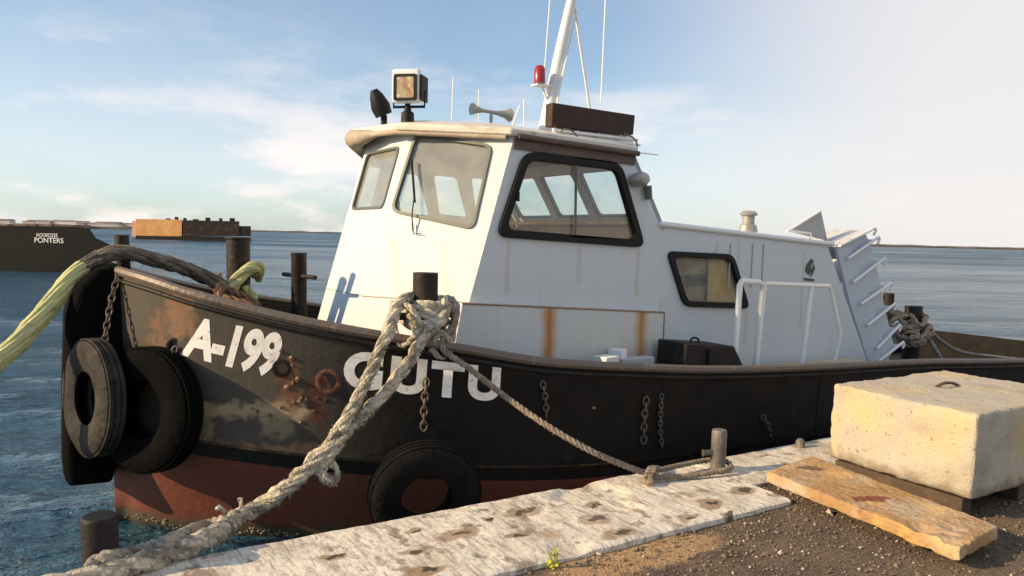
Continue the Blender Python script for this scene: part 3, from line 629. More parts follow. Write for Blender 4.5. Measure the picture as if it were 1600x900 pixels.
# ---------------- trunk window backing : curtain and dark panel
nb=inset(twn,.02,Vector((0,-1,0)))
mb=MB(); vs=[];n1=60
x0,x1=twn[1].x-.22,twn[2].x+.02
for i in range(n1+1):
    x=x0+(x1-x0)*i/n1; y=-TW+.065+.012*math.sin(i*1.15)
    vs+=[(x,y,twn[2].z-.05),(x,y,twn[0].z+.03)]
mb.add(vs,[(2*i,2*i+2,2*i+3,2*i+1) for i in range(n1)]); mb.build('curtain',curtM,wo)
X0,X1,Z0,Z1=twn[0].x-.12,twn[2].x+.12,twn[2].z-.1,twn[0].z+.08
mb=MB(); mb.box(((X0+X1)/2,-TW+.75,(Z0+Z1)/2),(X1-X0,.02,Z1-Z0)); mb.box((X0,-TW+.4,(Z0+Z1)/2),(.02,.7,Z1-Z0)); mb.box((X1,-TW+.4,(Z0+Z1)/2),(.02,.7,Z1-Z0)); mb.box(((X0+X1)/2,-TW+.4,Z0),(X1-X0,.7,.02)); mb.box(((X0+X1)/2,-TW+.4,Z1),(X1-X0,.7,.02))
mb.build('cabin_interior',mat('dark_cabin',(.09,.06,.04),.7),wo)
mb=MB(); mb.box((X0+.55,-TW+.12,Z1-.20),(.95,.03,.19)); mb.box((X0+.52,-TW+.22,Z0+.2),(.4,.25,.22)); mb.build('cabin_shelf',mat('cabin_tan',(.34,.22,.12),.7,0,[((.2,.12,.06),U,6,.5,.7,.6)]),wo)
# ---------------- handrail
def RL(px,py): return loc(px,py,-1.62)
hr=MB()
hr.tube([RL(1147,575),RL(1156,445),RL(1159,439),RL(1186,441),RL(1193,446),RL(1180,580)],.026,8)
hr.tube([RL(1194,443),RL(1296,447),RL(1300,462),RL(1313,520),RL(1302,575)],.02,8)
hr.tube([RL(1268,447),RL(1252,575)],.023,8); hr.build('handrail',pipeM,boat,smooth=True)
# ---------------- slanted plates down the aft end
stp=MB(); edg=MB()
steps=[(1322,372,1372,354),(1336,400,1372,366),(1346,431,1392,398),(1356,460,1402,428),(1366,492,1410,458),(1378,520,1418,492),(1390,546,1421,522)]
ax_=[]
for i,(xa,ya,xb,yb) in enumerate([(1312,384,1362,359),(1325,404,1368,374),(1333,441,1378,407),(1345,475,1388,446),(1356,508,1394,478),(1370,545,1402,512),(1366,570,1407,538)]):
    a=loc(xa,ya,-1.20); b_=loc(xb,yb,-1.20); w_=.62
    stp.add([a,b_,b_+Vector((0,w_,0)),a+Vector((0,w_,0)),a-Vector((0,0,.012)),b_-Vector((0,0,.012)),b_+Vector((0,w_,-.012)),a+Vector((0,w_,-.012))],[(0,1,2,3),(7,6,5,4),(0,4,5,1),(1,5,6,2),(2,6,7,3),(3,7,4,0)])
    edg.tube([a,b_,b_+(b_-a).normalized()*.06,b_+(b_-a).normalized()*.08+Vector((0,0,-.03)),b_+(b_-a).normalized()*.05+Vector((0,0,-.07))],.016,6)
    ax_.append((a,b_))
la=MB(); 
pa=[loc(px,py,-1.17) for px,py in((1306,382),(1330,388),(1364,480),(1392,568),(1358,568),(1330,480))]
la.plate(pa,[],Vector((0,-1,0)),.03)
pb=[loc(px,py,-1.135) for px,py in((1310,384),(1352,363),(1364,395),(1374,435),(1381,475),(1390,512),(1398,545),(1380,572))]
la.plate(pb,[],Vector((0,-1,0)),.02)
ladder=la.build('stairway',mat('stair_paint',(.46,.53,.60),.5),boat)
stp.build('tread',mat('tread_paint',(.50,.51,.52),.6),ladder); edg.build('tread_edge',pipeM,ladder,smooth=True)
def LP(px,py,y=-.9): return loc(px,py,y)
mb=MB(); mb.plate([LP(1232,361),LP(1283,330),LP(1293,376)],[],Vector((0,-1,0)),.015); tg=mb.build('hatch_cover',mat('hatch_grey',(.36,.37,.38),.6),trunk)
mb=MB(); mb.tube([LP(1228,363,-.92),LP(1283,329,-.92)],.012,6); mb.tube([LP(1230,360,-.95),LP(1267,365,-.95),LP(1266,380,-.95)],.013,6); mb.build('hatch_edge',pipeM,tg)
# ---------------- foredeck fittings
def post(base,top,r,name,m=postM,cap=.0,parent=boat,n=18):
    base=Vector(base); top=Vector(top); mb=MB(); mb.tube([base,top-Vector((0,0,.02)),top-Vector((0,0,.012)),top],[r,r,r+cap,r+cap],n); return mb.build(name,m,parent,smooth=True)
p=loc(190,367,.0); post((p.x+.02,0,1.5),(p.x-.0,0,p.z),.048,'stem_post')
p=loc(372,371,.3); post((p.x,.3,1.0),(p.x,.3,p.z),.092,'mooring_bitt',cap=.008)
p=loc(467,395,.0); b2=post((p.x,.0,.9),(p.x,.0,p.z),.062,'mooring_bitt',cap=.004)
c=loc(467,431,.0); MB().tube([c+Vector((-.05,.27,.0)),c+Vector((.05,-.27,.0))],.018,8).build('cross_bar',postM,b2,smooth=True)
bit=loc(665,426,-1.48); b3=post((bit.x,-1.48,.9),(bit.x,-1.48,bit.z),.085,'mooring_bitt',cap=.0)
c=Vector((bit.x,-1.48,bit.z-.29)); MB().tube([c+Vector((-.24,-.02,0)),c+Vector((.26,.02,0))],.026,10).build('cross_bar',postM,b3,smooth=True)
# aft bitts
mb=MB(); 
for y_ in(-.95,-.3):
    pass
A1=loc(1428,478,-.9); A2=loc(1389,458,.2)
post((A1.x,-.9,.5),(A1.x,-.9,A1.z),.10,'mooring_bitt',n=20)
post((A2.x,.2,.5),(A2.x,.2,A2.z),.075,'mooring_bitt',n=20)
mb=MB(); mb.tube([Vector((A1.x,-.9,A1.z-.18)),Vector((A2.x,.2,A1.z-.18))],.05,10); mb.build('bitt_crossbeam',postM,boat,smooth=True)
# ---------------- roof fittings
def post2(mb,a,b_,r,n=8): mb.tube([a,b_],r,n)
ZR=3.0
# searchlight
sl=Vector((2.42,-.42,0)); p=loc(637,176,-.42); sl.x=p.x; sl.z=p.z
fz=(BI@EYE-sl); fz.z=0; fz.normalize(); fz=(fz+Vector((-.42,.05,0))).normalized(); Rm=Matrix((Vector((0,0,1)).cross(fz),Vector((0,0,1)),fz)).transposed()   # local x right, y up, z out
def O(x,y,z): return sl+Rm@Vector((x,y,z))
mb=MB(); mb.lathe([(.055,-.09),(.05,-.0),(.03,.01),(.02,.08)],Matrix.Translation(sl),12)
mb.tube([O(-.13,.18,-.03),O(-.13,.05,-.03),O(.13,.05,-.03),O(.13,.18,-.03)],.012,6); base=mb.build('searchlight_bracket',blackM,roof,smooth=True)
mb=MB(); h0=[O(x,y,.06) for x,y in((-.125,.06),(.125,.06),(.125,.34),(-.125,.34))]; h1=[O(x,y,-.15) for x,y in((-.09,.10),(.09,.10),(.09,.30),(-.09,.30))]
mb.hexa(h1,h0); slb=mb.build('searchlight',trimM,roof,bevel=.03)
MB().plate(roundpoly([O(x,y,.068) for x,y in((-.098,.085),(.098,.085),(.098,.29),(-.098,.29))],.02),[roundpoly([O(x,y,.068) for x,y in((-.075,.105),(.07,.105),(.07,.27),(-.075,.27))],.015)],fz,.02).build('lamp_frame',gasketM,slb)
MB().plate([O(x,y,.064) for x,y in((-.075,.105),(.075,.105),(.075,.27),(-.075,.27))],[],fz,.008).build('lamp_lens',lensM,slb)
MB().box(O(.122,.19,-.03),(.02,.2,.17),Rm).build('lamp_cover',gasketM,slb,bevel=.008)
# loudspeaker horn
a=loc(600,180,.15); b_=loc(584,140,.15)
mb=MB(); mb.tube([a,a.lerp(b_,.35),a.lerp(b_,.75),b_],[.075,.085,.06,.03],14); mb.tube([a+Vector((0,0,-.0)),a+Vector((.0,0,-.10)),a+Vector((.05,0,-.14))],.03,8); mb.build('loudspeaker',gasketM,roof,smooth=True)
# air horns
mb=MB(); a=loc(737,170,-.5); b_=loc(797,180,-.5); m_=a.lerp(b_,.5)
mb.tube([a,a.lerp(b_,.1),a.lerp(b_,.28),m_],[.052,.034,.016,.014],12); mb.tube([m_,a.lerp(b_,.68),a.lerp(b_,.88),b_],[.014,.02,.036,.06],12); mb.tube([m_,m_+Vector((0,0,-.12))],.014,8); mb.build('air_horn',galvM,roof,smooth=True)
for A_ in ((800,200,812,165,-.4,.008),(706,188,708,120,-.2,.005),(748,190,748,140,-.2,.005),(819,198,819,155,-.2,.007),(947,-20,939,162,-.2,.007),(860,-10,851,110,.1,.006),(985,237,1028,242,-1.15,.006)):
    mb=MB(); mb.tube([loc(A_[0],A_[1],A_[4]),loc(A_[2],A_[3],A_[4])],A_[5],6); mb.build('antenna',pipeM,roof,smooth=True)
# mast
mY=-.55
ma=loc(848,205,mY); mt_=loc(893,0,mY); mt2=ma+(mt_-ma)*1.18
mb=MB(); mb.tube([ma-Vector((0,0,.1)),ma.lerp(mt2,.5),mt2],[.062,.05,.04],14); mast=mb.build('mast',trimM,roof,smooth=True)
mb=MB(); mb.tube([loc(898,12,mY),loc(922,172,mY+.15)],.012,6); mb.tube([loc(901,18,mY),loc(872,150,mY-.1),loc(866,196,mY-.1)],.009,6); mb.tube([loc(877,100,mY+.0),loc(862,196,mY+.3)],.007,6); mb.build('stay',pipeM,mast,smooth=True)
rl=loc(843,128,mY-.02)
MB().tube([rl+Vector((0,0,-.01)),rl+Vector((0,0,0)),rl+Vector((0,0,.11)),rl+Vector((0,0,.135))],[.05,.05,.048,.03],14).build('navigation_lamp',redlampM,mast,smooth=True)
mb=MB(); mb.box(rl+Vector((.03,0,-.03)),(.17,.10,.012)); mb.tube([rl+Vector((.02,0,-.03)),rl+Vector((.09,0,-.15))],.01,6); mb.build('lamp_bracket',pipeM,mast)
# long brown board with white rail under it
bp=[loc(px,py,-1.0) for px,py in((863,160),(993,180),(990,211),(862,197))]
MB().plate(bp,[],Vector((0,-1,0)),.10).build('name_board',brownM,roof,bevel=.01)
mb=MB(); 
for px,py in((870,198),(905,202),(938,206),(972,210)): a=loc(px,py,-.97); mb.tube([a+Vector((0,.02,.02)),Vector((a.x,-.95,2.93))],.011,6)
a,b_=loc(864,203,-1.02),loc(996,219,-1.02); mb.tube([a,b_],.013,8); 
a,b_=loc(850,207,-1.05),loc(1000,227,-1.05); mb.tube([a,b_],.010,8); mb.plate([loc(866,199,-.92),loc(990,213,-.92),loc(990,229,-.92),loc(866,208,-.92)],[],Vector((0,-1,0)),.02)
mb.build('roof_rail',pipeM,roof)
mb=MB(); q=[(872,212,-1.1),(880,202,-1.12),(893,204,-1.12),(902,213,-1.1)]; mb.tube(spline([loc(*k) for k in q],.01),.007,6); mb.build('cable',frameM,roof); mb=MB(); q=[(975,208,-1.1),(990,216,-1.12),(996,228,-1.12),(992,234,-1.1)]; mb.tube(spline([loc(*k) for k in q],.01),.007,6); mb.build('cable',frameM,roof)
# lamps on the aft quarter of the wheelhouse
c=loc(1001,280,-1.26); MB().lathe([(.075,-.06),(.08,-.02),(.08,.02),(.06,.05),(.02,.06)],Matrix.Translation(c)@Vector((.25,-.9,.15)).to_track_quat('Z','Y').to_matrix().to_4x4()@Matrix.Diagonal((1.1,.75,1,1)),18).build('floodlight',galvM,boat,smooth=True)
c=loc(1013,300,-1.24); MB().tube([c+Vector((-.01,0,.05)),c+Vector((.01,0,-.06))],[.035,.03],12).build('side_lamp',frameM,boat,smooth=True)
# windscreen wiper
def FP(px,py,o=.02): return onplane(px,py,portw[0],FACN)+FACN*o
mb=MB(); mb.tube([FP(646,252,.03),FP(649,290,.03),FP(651,318,.03)],.009,6); mb.tube([FP(651,300,.03),FP(648,340,.045),FP(647,362,.02)],.005,6); mb.tube([FP(647,350,.02),FP(648,366,.02),FP(660,366,.02)],.004,6); mb.build('windscreen_wiper',gasketM,boat,smooth=True)
# deck box and litter on the side deck
top=gz(4.6)
bx=[loc(px,py,-1.66) for px,py in((1068,590),(1072,537),(1148,541),(1171,590))]
mb=MB(); k=[p+Vector((0,0,0)) for p in bx]; mb.plate(k,[],Vector((0,-1,0)),.34)
db=mb.build('deck_box',mat('box_black',(.022,.018,.016),.6,0,[((.06,.045,.035),U,6,.5,.7,.7)],.2,20),bevel=.015)
db.matrix_world=BM@Matrix.Translation(db.location); tag(db,'black slope-sided deck box on the side deck below the small cabin window','box')
mb=MB(); a=loc(1107,545,-1.67); b_=loc(1107,590,-1.67); mb.tube([a,b_],.012,6); mb.build('box_strap',blackM,db).location=-Vector(BI@db.matrix_world.translation)
mb=MB(); mb.tube(spline([loc(1078,540,-1.5),loc(1081,529,-1.5),loc(1090,529,-1.5),loc(1093,541,-1.5)],.01),.009,6); mb.build('box_handle',blackM,db).location=-Vector(BI@db.matrix_world.translation)
def side_item(mb,name,m,lab,cat):
    o=mb.build(name,m,bevel=.006); o.matrix_world=BM@Matrix.Translation(o.location); return tag(o,lab,cat)
wl=mat('litter_white',(.75,.76,.74),.7,0,[((.5,.5,.48),U,10,.5,.7,.5)])
a=loc(947,562,-1.5); side_item(MB().box(a+Vector((.0,0,-.02)),(.16,.14,.10),Matrix.Rotation(.2,3,'Z')),'foam_box',wl,'small white foam box on the side deck below the rust-streaked casing','box')
a=loc(992,563,-1.45); side_item(MB().box(a+Vector((.0,0,-.02)),(.34,.10,.09)),'white_plank',mat('plank_grey',(.42,.45,.48),.7),'pale blue-grey plank lying on the side deck beside the foam box','plank')
a=loc(965,548,-1.38); side_item(MB().box(a+Vector((.0,0,-.03)),(.12,.12,.09),Matrix.Rotation(.5,3,'Z')),'foam_box',wl,'white foam lump propped behind the plank on the side deck','box')
a=loc(1268,575,-1.45); side_item(MB().box(a+Vector((0,0,.005)),(1.5,.34,.06)),'deck_grating',mat('deck_tan',(.5,.42,.28),.8,0,[((.3,.22,.13),U,12,.5,.7,.7)],.4,20),'tan wooden grating laid on the side deck under the white handrail','grating')
# ------------------------------------------------------------------ tyres
TP=[(.205,-.085),(.30,-.105),(.37,-.10),(.405,-.075),(.415,0),(.405,.075),(.37,.10),(.30,.105),(.205,.085),(.19,.075),(.20,.045),(.35,.06),(.375,0),(.35,-.06),(.20,-.045),(.19,-.075)]
def tyre(c,n_,lab,s=1,m=rubM,th=1.0):
    mb=MB(); mb.lathe([(r*s,h*s*th) for r,h in TP],Matrix.Rotation(0,4,'X'),56,True)
    # tread ribs
    o=mb.build('tyre',m,smooth=True,local=True)
    tr=MB(); 
    for h in(-.05*th,0,.05*th): tr.lathe([((.412)*s,(h-.014)*s),(.424*s,(h-.011)*s),(.424*s,(h+.011)*s),(.412*s,(h+.014)*s)],None,56,True)
    tr.build('tread',m,o,smooth=True)
    wn=(BM.to_3x3()@Vector(n_)).normalized(); o.matrix_world=Matrix.Translation(BM@Vector(c))@wn.to_track_quat('Z','Y').to_matrix().to_4x4()
    return tag(o,lab,'tyre','tyre fenders hung along the hull')
an=R(33)
an=R(17); tc1=loc(146,621,-.50); tyre(tc1,(-math.cos(an),-math.sin(an),.05),'grey worn tyre fender hanging at the very tip of the bow',.93,rubM,.8)
tc2=loc(232,640,-.76); an=R(35); tyre(tc2,(-math.cos(an),-math.sin(an),.1),'black tyre fender hanging on the bow behind the grey tyre',.98,rubDarkM)  # blacker rubber stands in for the front tyre's shade
tc3=loc(664,774,-1.84); tyre(tc3,(-.25,-.93,-.15),'dark tyre fender low on the hull between hull and quay edge',.86,mat('shaded_rubber',(.003,.003,.003),.9,0,[((.015,.013,.011),U,6,.45,.7,.6)],.5,30))  # rubber colour darkened for the shade between hull and quay
rubDarkM.node_tree.nodes['Principled BSDF'].inputs['Specular IOR Level'].default_value=.06
# ------------------------------------------------------------------ chains
chM=mat('rusty_chain',(.10,.085,.07),.7,.2,[((.24,.19,.14),U,16,.5,.6,.7),((.08,.05,.035),U,9,.5,.65,.7)])
def chain(pts,r,lab,local=True):
    P=spline([ (BM@Vector(p) if local else Vector(p)) for p in pts],.004); d=0; L_=r*3.6; mb=MB(); k=0; nxt=0; acc=0
    for i in range(1,len(P)):
        acc+=(P[i]-P[i-1]).length
        if acc>=nxt:
            t_=(P[i]-P[i-1]).normalized(); a=Vector((0,1,0)); s_=t_.cross(a).normalized(); b_=t_.cross(s_)
            if k%2: s_,b_=b_,-s_
            lk=[]
            for j in range(13):
                th=2*math.pi*j/12; x=math.cos(th); lk.append(P[i]+t_*(x*r*2.5)+s_*(math.sin(th)*r*1.5))
            mb.tube(lk,r*.5,6,cap=False); k+=1; nxt+=L_
    return tag(mb.build('chain',chM,smooth=True),lab,'chain','chains hanging on the hull')
def hp(px,py,o=.02): x,z=hullpx(px,py); return Vector((x,-hy(x,z)-o,z))
chain([loc(186,425,-.33),loc(174,470,-.38),loc(168,505,-.42),loc(162,545,-.46)],.013,'rusty chain holding the tyre at the tip of the bow')
chain([hp(272,545,.03),hp(262,562,.06),hp(248,572,.12),hp(228,568,.16)],.011,'short chain slanting over the top of the black bow tyre')
chain([hp(664,596),hp(661,632),hp(660,670)],.014,'chain hanging on the hull left of the letter T')
chain([hp(846,600),hp(850,625),hp(851,650)],.012,'chain hanging on the hull where the thin rope crosses it')
chain([hp(1007,625),hp(1004,655),hp(1003,690)],.014,'thick chain hanging amidships on the black hull')
chain([hp(1031,618),hp(1029,665),hp(1032,700)],.010,'thinner chain hanging amidships just right of the thick one')
chain([hp(1190,652),hp(1196,662),hp(1203,690)],.013,'chain hanging on the hull right of the quay bollard')
# ------------------------------------------------------------------ quay bollards
bolM=mat('bollard_iron',(.13,.12,.11),.6,0,[((.3,.27,.22),U,7,.5,.65,.8),((.04,.035,.03),U,5,.5,.7,.7)],.5,22)
def bollard(px,py,h,r,lab,pin=True,m=bolM):
    c=atz(px,py,QZ); o=empty('bollard',c); tag(o,lab,'bollard')
    MB().lathe([(r*1.15,0),(r*1.05,.015),(r,.03),(r,h-.02),(r*.96,h-.005),(r*.9,h),(0.001,h+.002)],None,24).build('post',m,o,smooth=True)
    if pin: MB().tube([Vector((-.115,-.02,h*.46)),Vector((-.10,-.02,h*.46)),Vector((.04,.0,h*.5))],[.026,.02,.02],10).build('pin',m,o,smooth=True)
    return o,c
B1,b1c=bollard(1121,737,.30,.052,'short iron bollard with a side pin holding the thin rope')
B2,b2c=bollard(158,893,.27,.078,'squat dark bollard at the quay edge in the lower left corner',False,blackM)
tag(MB().lathe([(.04,0),(.035,.05),(.02,.07),(.001,.075)],Matrix.Translation(atz(1250,699,QZ)),12).build('mooring_stub',bolM,smooth=True),'tiny iron stub on the quay edge left of the concrete block','stub')
# ------------------------------------------------------------------ ropes
hawM=mat('worn_hawser',(.52,.47,.37),.95,0,[((.16,.14,.11),U,8,.44,.60,.9),((.75,.70,.58),U,22,.52,.66,.8),((.10,.09,.075),U,16,.58,.68,.8)],.9,60)
ropeM=mat('brown_rope',(.20,.16,.125),.95,0,[((.36,.30,.23),U,26,.48,.62,.7)],.6,80)
greyR=mat('grey_rope',(.34,.31,.27),.95,0,[((.14,.12,.1),U,16,.48,.65,.8)],.8,70)
bw=BM@Vector((bit.x,-1.48,bit.z-.2))
def W(px,py,Y): return at(px,py,Y)
Yb=bw.y
mb=MB()
# eye over the bitt: two legs that join
legA=[W(672,478,Yb+.12),W(655,466,Yb+.10),W(632,468,Yb-.12),W(616,490,Yb-.24),W(607,518,Yb-.34),W(588,560,Yb-.40),W(560,620,Yb-.46),W(530,672,Yb-.50)]
legB=[W(655,482,Yb+.12),W(684,468,Yb+.05),W(697,480,Yb-.06),W(688,500,Yb-.12),W(660,530,Yb-.2),W(640,565,Yb-.26),W(600,615,Yb-.36),W(556,660,Yb-.45)]
qe=atz(330,845,QZ+.03)
main=[W(556,650,Yb-.44),W(520,690,Yb-.5),W(488,725,Yb-.56),W(440,768,Yb-.64),W(380,805,Yb-.72)]
Ye=(Yb-.72)
tail=[(atz(330,838,QZ+.06)),(atz(270,862,QZ+.05)),(atz(205,884,QZ+.045)),(atz(130,905,QZ+.045)),(atz(20,935,QZ+.04))]
rope(mb,legA,.040,3,.36,fuzz=500,rough=.35,seed=3)
rope(mb,legB,.040,3,.34,fuzz=500,rough=.35,seed=5)
rope(mb,[W(530,672,Yb-.46)]+main[1:]+tail,.050,3,.42,fuzz=500,rough=.4,seed=8)
rope(mb,[W(556,655,Yb-.45),W(515,712,Yb-.53),W(500,738,Yb-.56),W(520,752,Yb-.55)],.035,3,.3,fuzz=900,rough=.5,seed=9)
rope(mb,[W(512,718,Yb-.5),W(528,738,Yb-.5),W(522,756,Yb-.5)],.022,2,.2,fuzz=900,rough=.6,seed=10)
# loops bunched around the bitt
bb=Vector((bw.x,bw.y,0))
for k in range(3):
    z_=bw.z-.10+.055*k-.03; rr=.135-.008*k
    rope(mb,[Vector((bb.x+math.cos(a_/8*6.283)*rr,bb.y+math.sin(a_/8*6.283)*rr,z_+.015*math.sin(a_*2+k))) for a_ in range(9)],.036,3,.25,.02,fuzz=400,rough=.35,seed=20+k)
rope(mb,[W(615,500,Yb-.14),W(626,540,Yb-.17),W(655,512,Yb-.2),W(640,480,Yb-.2),W(612,474,Yb-.12)],.022,3,.16,fuzz=300,rough=.4,seed=31)
# untwisted ends poking up
rope(mb,[W(362,812,Ye+.02),W(352,800,Ye),W(339,792,Ye-.02)],.017,2,.15,.015,fuzz=300,seed=40)
rope(mb,[W(372,808,Ye+.02),W(377,792,Ye),W(375,778,Ye)],.015,2,.15,.015,fuzz=300,seed=41)
tag(mb.build('mooring_hawser',hawM,smooth=True),'thick frayed whitish hawser running from the side bitt to the quay corner','rope')
mb=MB()
rope(mb,[W(352,812,Ye),W(318,822,Ye-.05),atz(280,838,QZ+.10),atz(235,856,QZ+.07),atz(195,868,QZ+.06),atz(172,870,QZ+.10),atz(150,876,QZ+.09),atz(140,892,QZ+.07)],.034,3,.16,.015,fuzz=250,rough=.2,seed=50)
tag(mb.build('twisted_rope',greyR,smooth=True),'dark twisted rope beside the hawser reaching the lower left bollard','rope')
mb=MB()
kn=atz(1015,742,QZ+.05)
thin=[W(700,470,Yb-.02),W(712,500,Yb-.06),W(690,540,Yb-.14),W(735,577,Yb-.2),W(790,620,Yb-.14),W(850,662,(Yb+kn.y)/2-.16),W(920,703,kn.y-.12),W(975,727,kn.y-.05),kn]
rope(mb,thin,.021,3,.12,.02,fuzz=100,seed=60)
for k in range(4):
    o_=.012*k; rope(mb,[kn+Vector((-.05+o_,-.03,-.03)),kn+Vector((-.01+o_,-.03,.05)),kn+Vector((.03+o_,.04,.03)),kn+Vector((.0+o_,.02,-.03))],.016,3,.08,.012,seed=61+k)
rope(mb,[kn,kn+Vector((-.01,-.1,-.02)),atz(1003,750,QZ+.02)],.02,3,.1,.015,seed=70)
e=b1c+Vector((0,0,.06))
rope(mb,[kn+Vector((.02,.03,.01)),kn.lerp(e,.5)+Vector((0,.09,-.0)),e+Vector((-.02,.085,.0)),e+Vector((.07,.05,.0)),e+Vector((.085,-.02,-.01)),e+Vector((.04,-.08,-.02)),kn.lerp(e,.55)+Vector((0,-.07,-.03)),kn+Vector((.02,-.02,-.01))],.019,3,.11,.015,fuzz=60,seed=72)
tag(mb.build('mooring_line',ropeM,smooth=True),'thin brown mooring line knotted and looped round the short iron bollard','rope')
# brown rope bundle on the bitt's right side
mb=MB()
rope(mb,[W(696,560,Yb-.05),W(706,520,Yb-.03),W(712,480,Yb+.0),W(700,468,Yb+.08),W(690,490,Yb+.12),W(694,530,Yb+.06),W(700,560,Yb+.03)],.03,4,.3,.02,rough=.2,seed=80)
rope(mb,[W(676,535,Yb-.14),W(690,520,Yb-.12),W(706,540,Yb-.1),W(690,558,Yb-.12),W(672,545,Yb-.15)],.022,3,.2,.02,rough=.2,seed=81)
tag(mb.build('rope_coil',greyR,smooth=True),'grey-brown coil of rope hung on the right arm of the side bitt','rope')
# bow hawser: a pale green rope going off to the left
grM=mat('green_hawser',(.46,.48,.22),.9,0,[((.26,.26,.15),(1,1,1),8,.45,.65,.7),((.5,.5,.3),U,25,.5,.65,.6)],.7,60)
chf=mat('chafed_hawser',(.10,.085,.07),.95,0,[((.26,.22,.18),U,9,.5,.62,.7),((.03,.025,.02),U,6,.55,.68,.8)],.9,50)
mb=MB()
Yp=(BM@Vector((-.1,-.05,1.9))).y
g0=[W(-160,690,Yp-.9),W(0,562,Yp-.55),W(60,500,Yp-.35),W(112,436,Yp-.12),W(132,418,Yp-.04)]
g1=[W(132,418,Yp-.04),W(155,402,Yp),W(190,394,Yp+.04),W(235,404,Yp+.16),W(290,420,Yp+.36),W(335,440,Yp+.55),W(362,458,Yp+.68)]
rope(mb,g0,.062,7,1.6,.04,fuzz=12,rough=.1,seed=90); 
hw=mb.build('bow_hawser',grM,smooth=True); tag(hw,'very thick pale green hawser leading from the bow off the left edge','rope')
mb=MB(); rope(mb,g1,.055,4,1.1,.03,fuzz=25,rough=.22,seed=91); o=mb.build('chafed_section',chf,smooth=True); o.parent=hw; o.matrix_parent_inverse=hw.matrix_world.inverted(); o.matrix_parent_inverse=Matrix.Translation(-hw.location)
bt=BM@Vector((loc(372,371,.3).x,.3,0))
mb=MB(); rope(mb,[W(352,470,bt.y-.25),W(365,446,bt.y-.2),W(383,424,bt.y-.15),W(402,418,bt.y-.05),W(402,432,bt.y+.1)],.05,3,.5,.02,fuzz=60,rough=.2,seed=92)
rope(mb,[W(398,478,bt.y-.2),W(395,460,bt.y-.15),W(383,450,bt.y-.12)],.03,3,.3,.02,rough=.2,seed=93)
tag(mb.build('rope_loop',grM,smooth=True),'pale green rope loop bent round the tall foredeck bitt','rope')
mb=MB(); rsM=mat('rusty_rope',(.20,.10,.05),.95,0,[((.42,.26,.17),U,14,.5,.62,.8),((.05,.035,.03),U,9,.55,.68,.8)],.9,50)
rope(mb,[W(338,440,bt.y-.3),W(345,465,bt.y-.35),W(375,472,bt.y-.35),W(404,480,bt.y-.35)],.034,3,.25,.02,fuzz=200,rough=.4,seed=94)
rope(mb,[W(350,450,bt.y-.25),W(375,460,bt.y-.3),W(395,470,bt.y-.3),W(405,478,bt.y-.38)],.028,3,.22,.02,fuzz=200,rough=.4,seed=95)
rope(mb,[W(340,430,bt.y-.25),W(348,452,bt.y-.3),W(340,462,bt.y-.35)],.03,3,.2,.02,fuzz=100,rough=.4,seed=96)
tag(mb.build('rope_pile',rsM,smooth=True),'rusty brown heap of rope at the foot of the tall foredeck bitt','rope')
# stern tangle
mb=MB(); q=random.Random(11); s0=BM@Vector((A1.x-.05,-.95,A1.z-.25))
for k in range(7):
    c=s0+Vector((q.uniform(-.12,.02),q.uniform(-.1,.0),q.uniform(-.12,.08))); pts=[]
    for j in range(7):
        an_=j/6*6.28*q.uniform(.7,1.1)+k; pts.append(c+Vector((math.cos(an_)*q.uniform(.14,.24),math.sin(an_)*.12,math.sin(an_+.6)*q.uniform(.05,.13))))
    rope(mb,pts,q.uniform(.022,.034),3,.2,.02,fuzz=60,rough=.3,seed=100+k)
tag(mb.build('rope_tangle',mat('tan_rope',(.36,.27,.19),.95,0,[((.14,.1,.08),U,12,.48,.62,.85),((.6,.5,.4),U,24,.55,.65,.7)],.8,60),smooth=True),'tan tangle of rope heaped over the stern bitts','rope')
mb=MB(); e0=s0+Vector((.2,0,0))
rope(mb,[s0+Vector((.1,0,.02)),W(1490,545,s0.y+.3),W(1540,556,s0.y+.6),W(1640,566,s0.y+1.2),W(1700,570,s0.y+1.6)],.022,3,.14,.03,seed=120)
rope(mb,[s0+Vector((.12,0,-.05)),W(1470,560,s0.y-.1),W(1478,590,s0.y-.15)],.026,3,.14,.03,seed=121,fuzz=80)
tag(mb.build('stern_line',greyR,smooth=True),'grey rope leading aft from the stern bitts along the dark bulwark','rope')
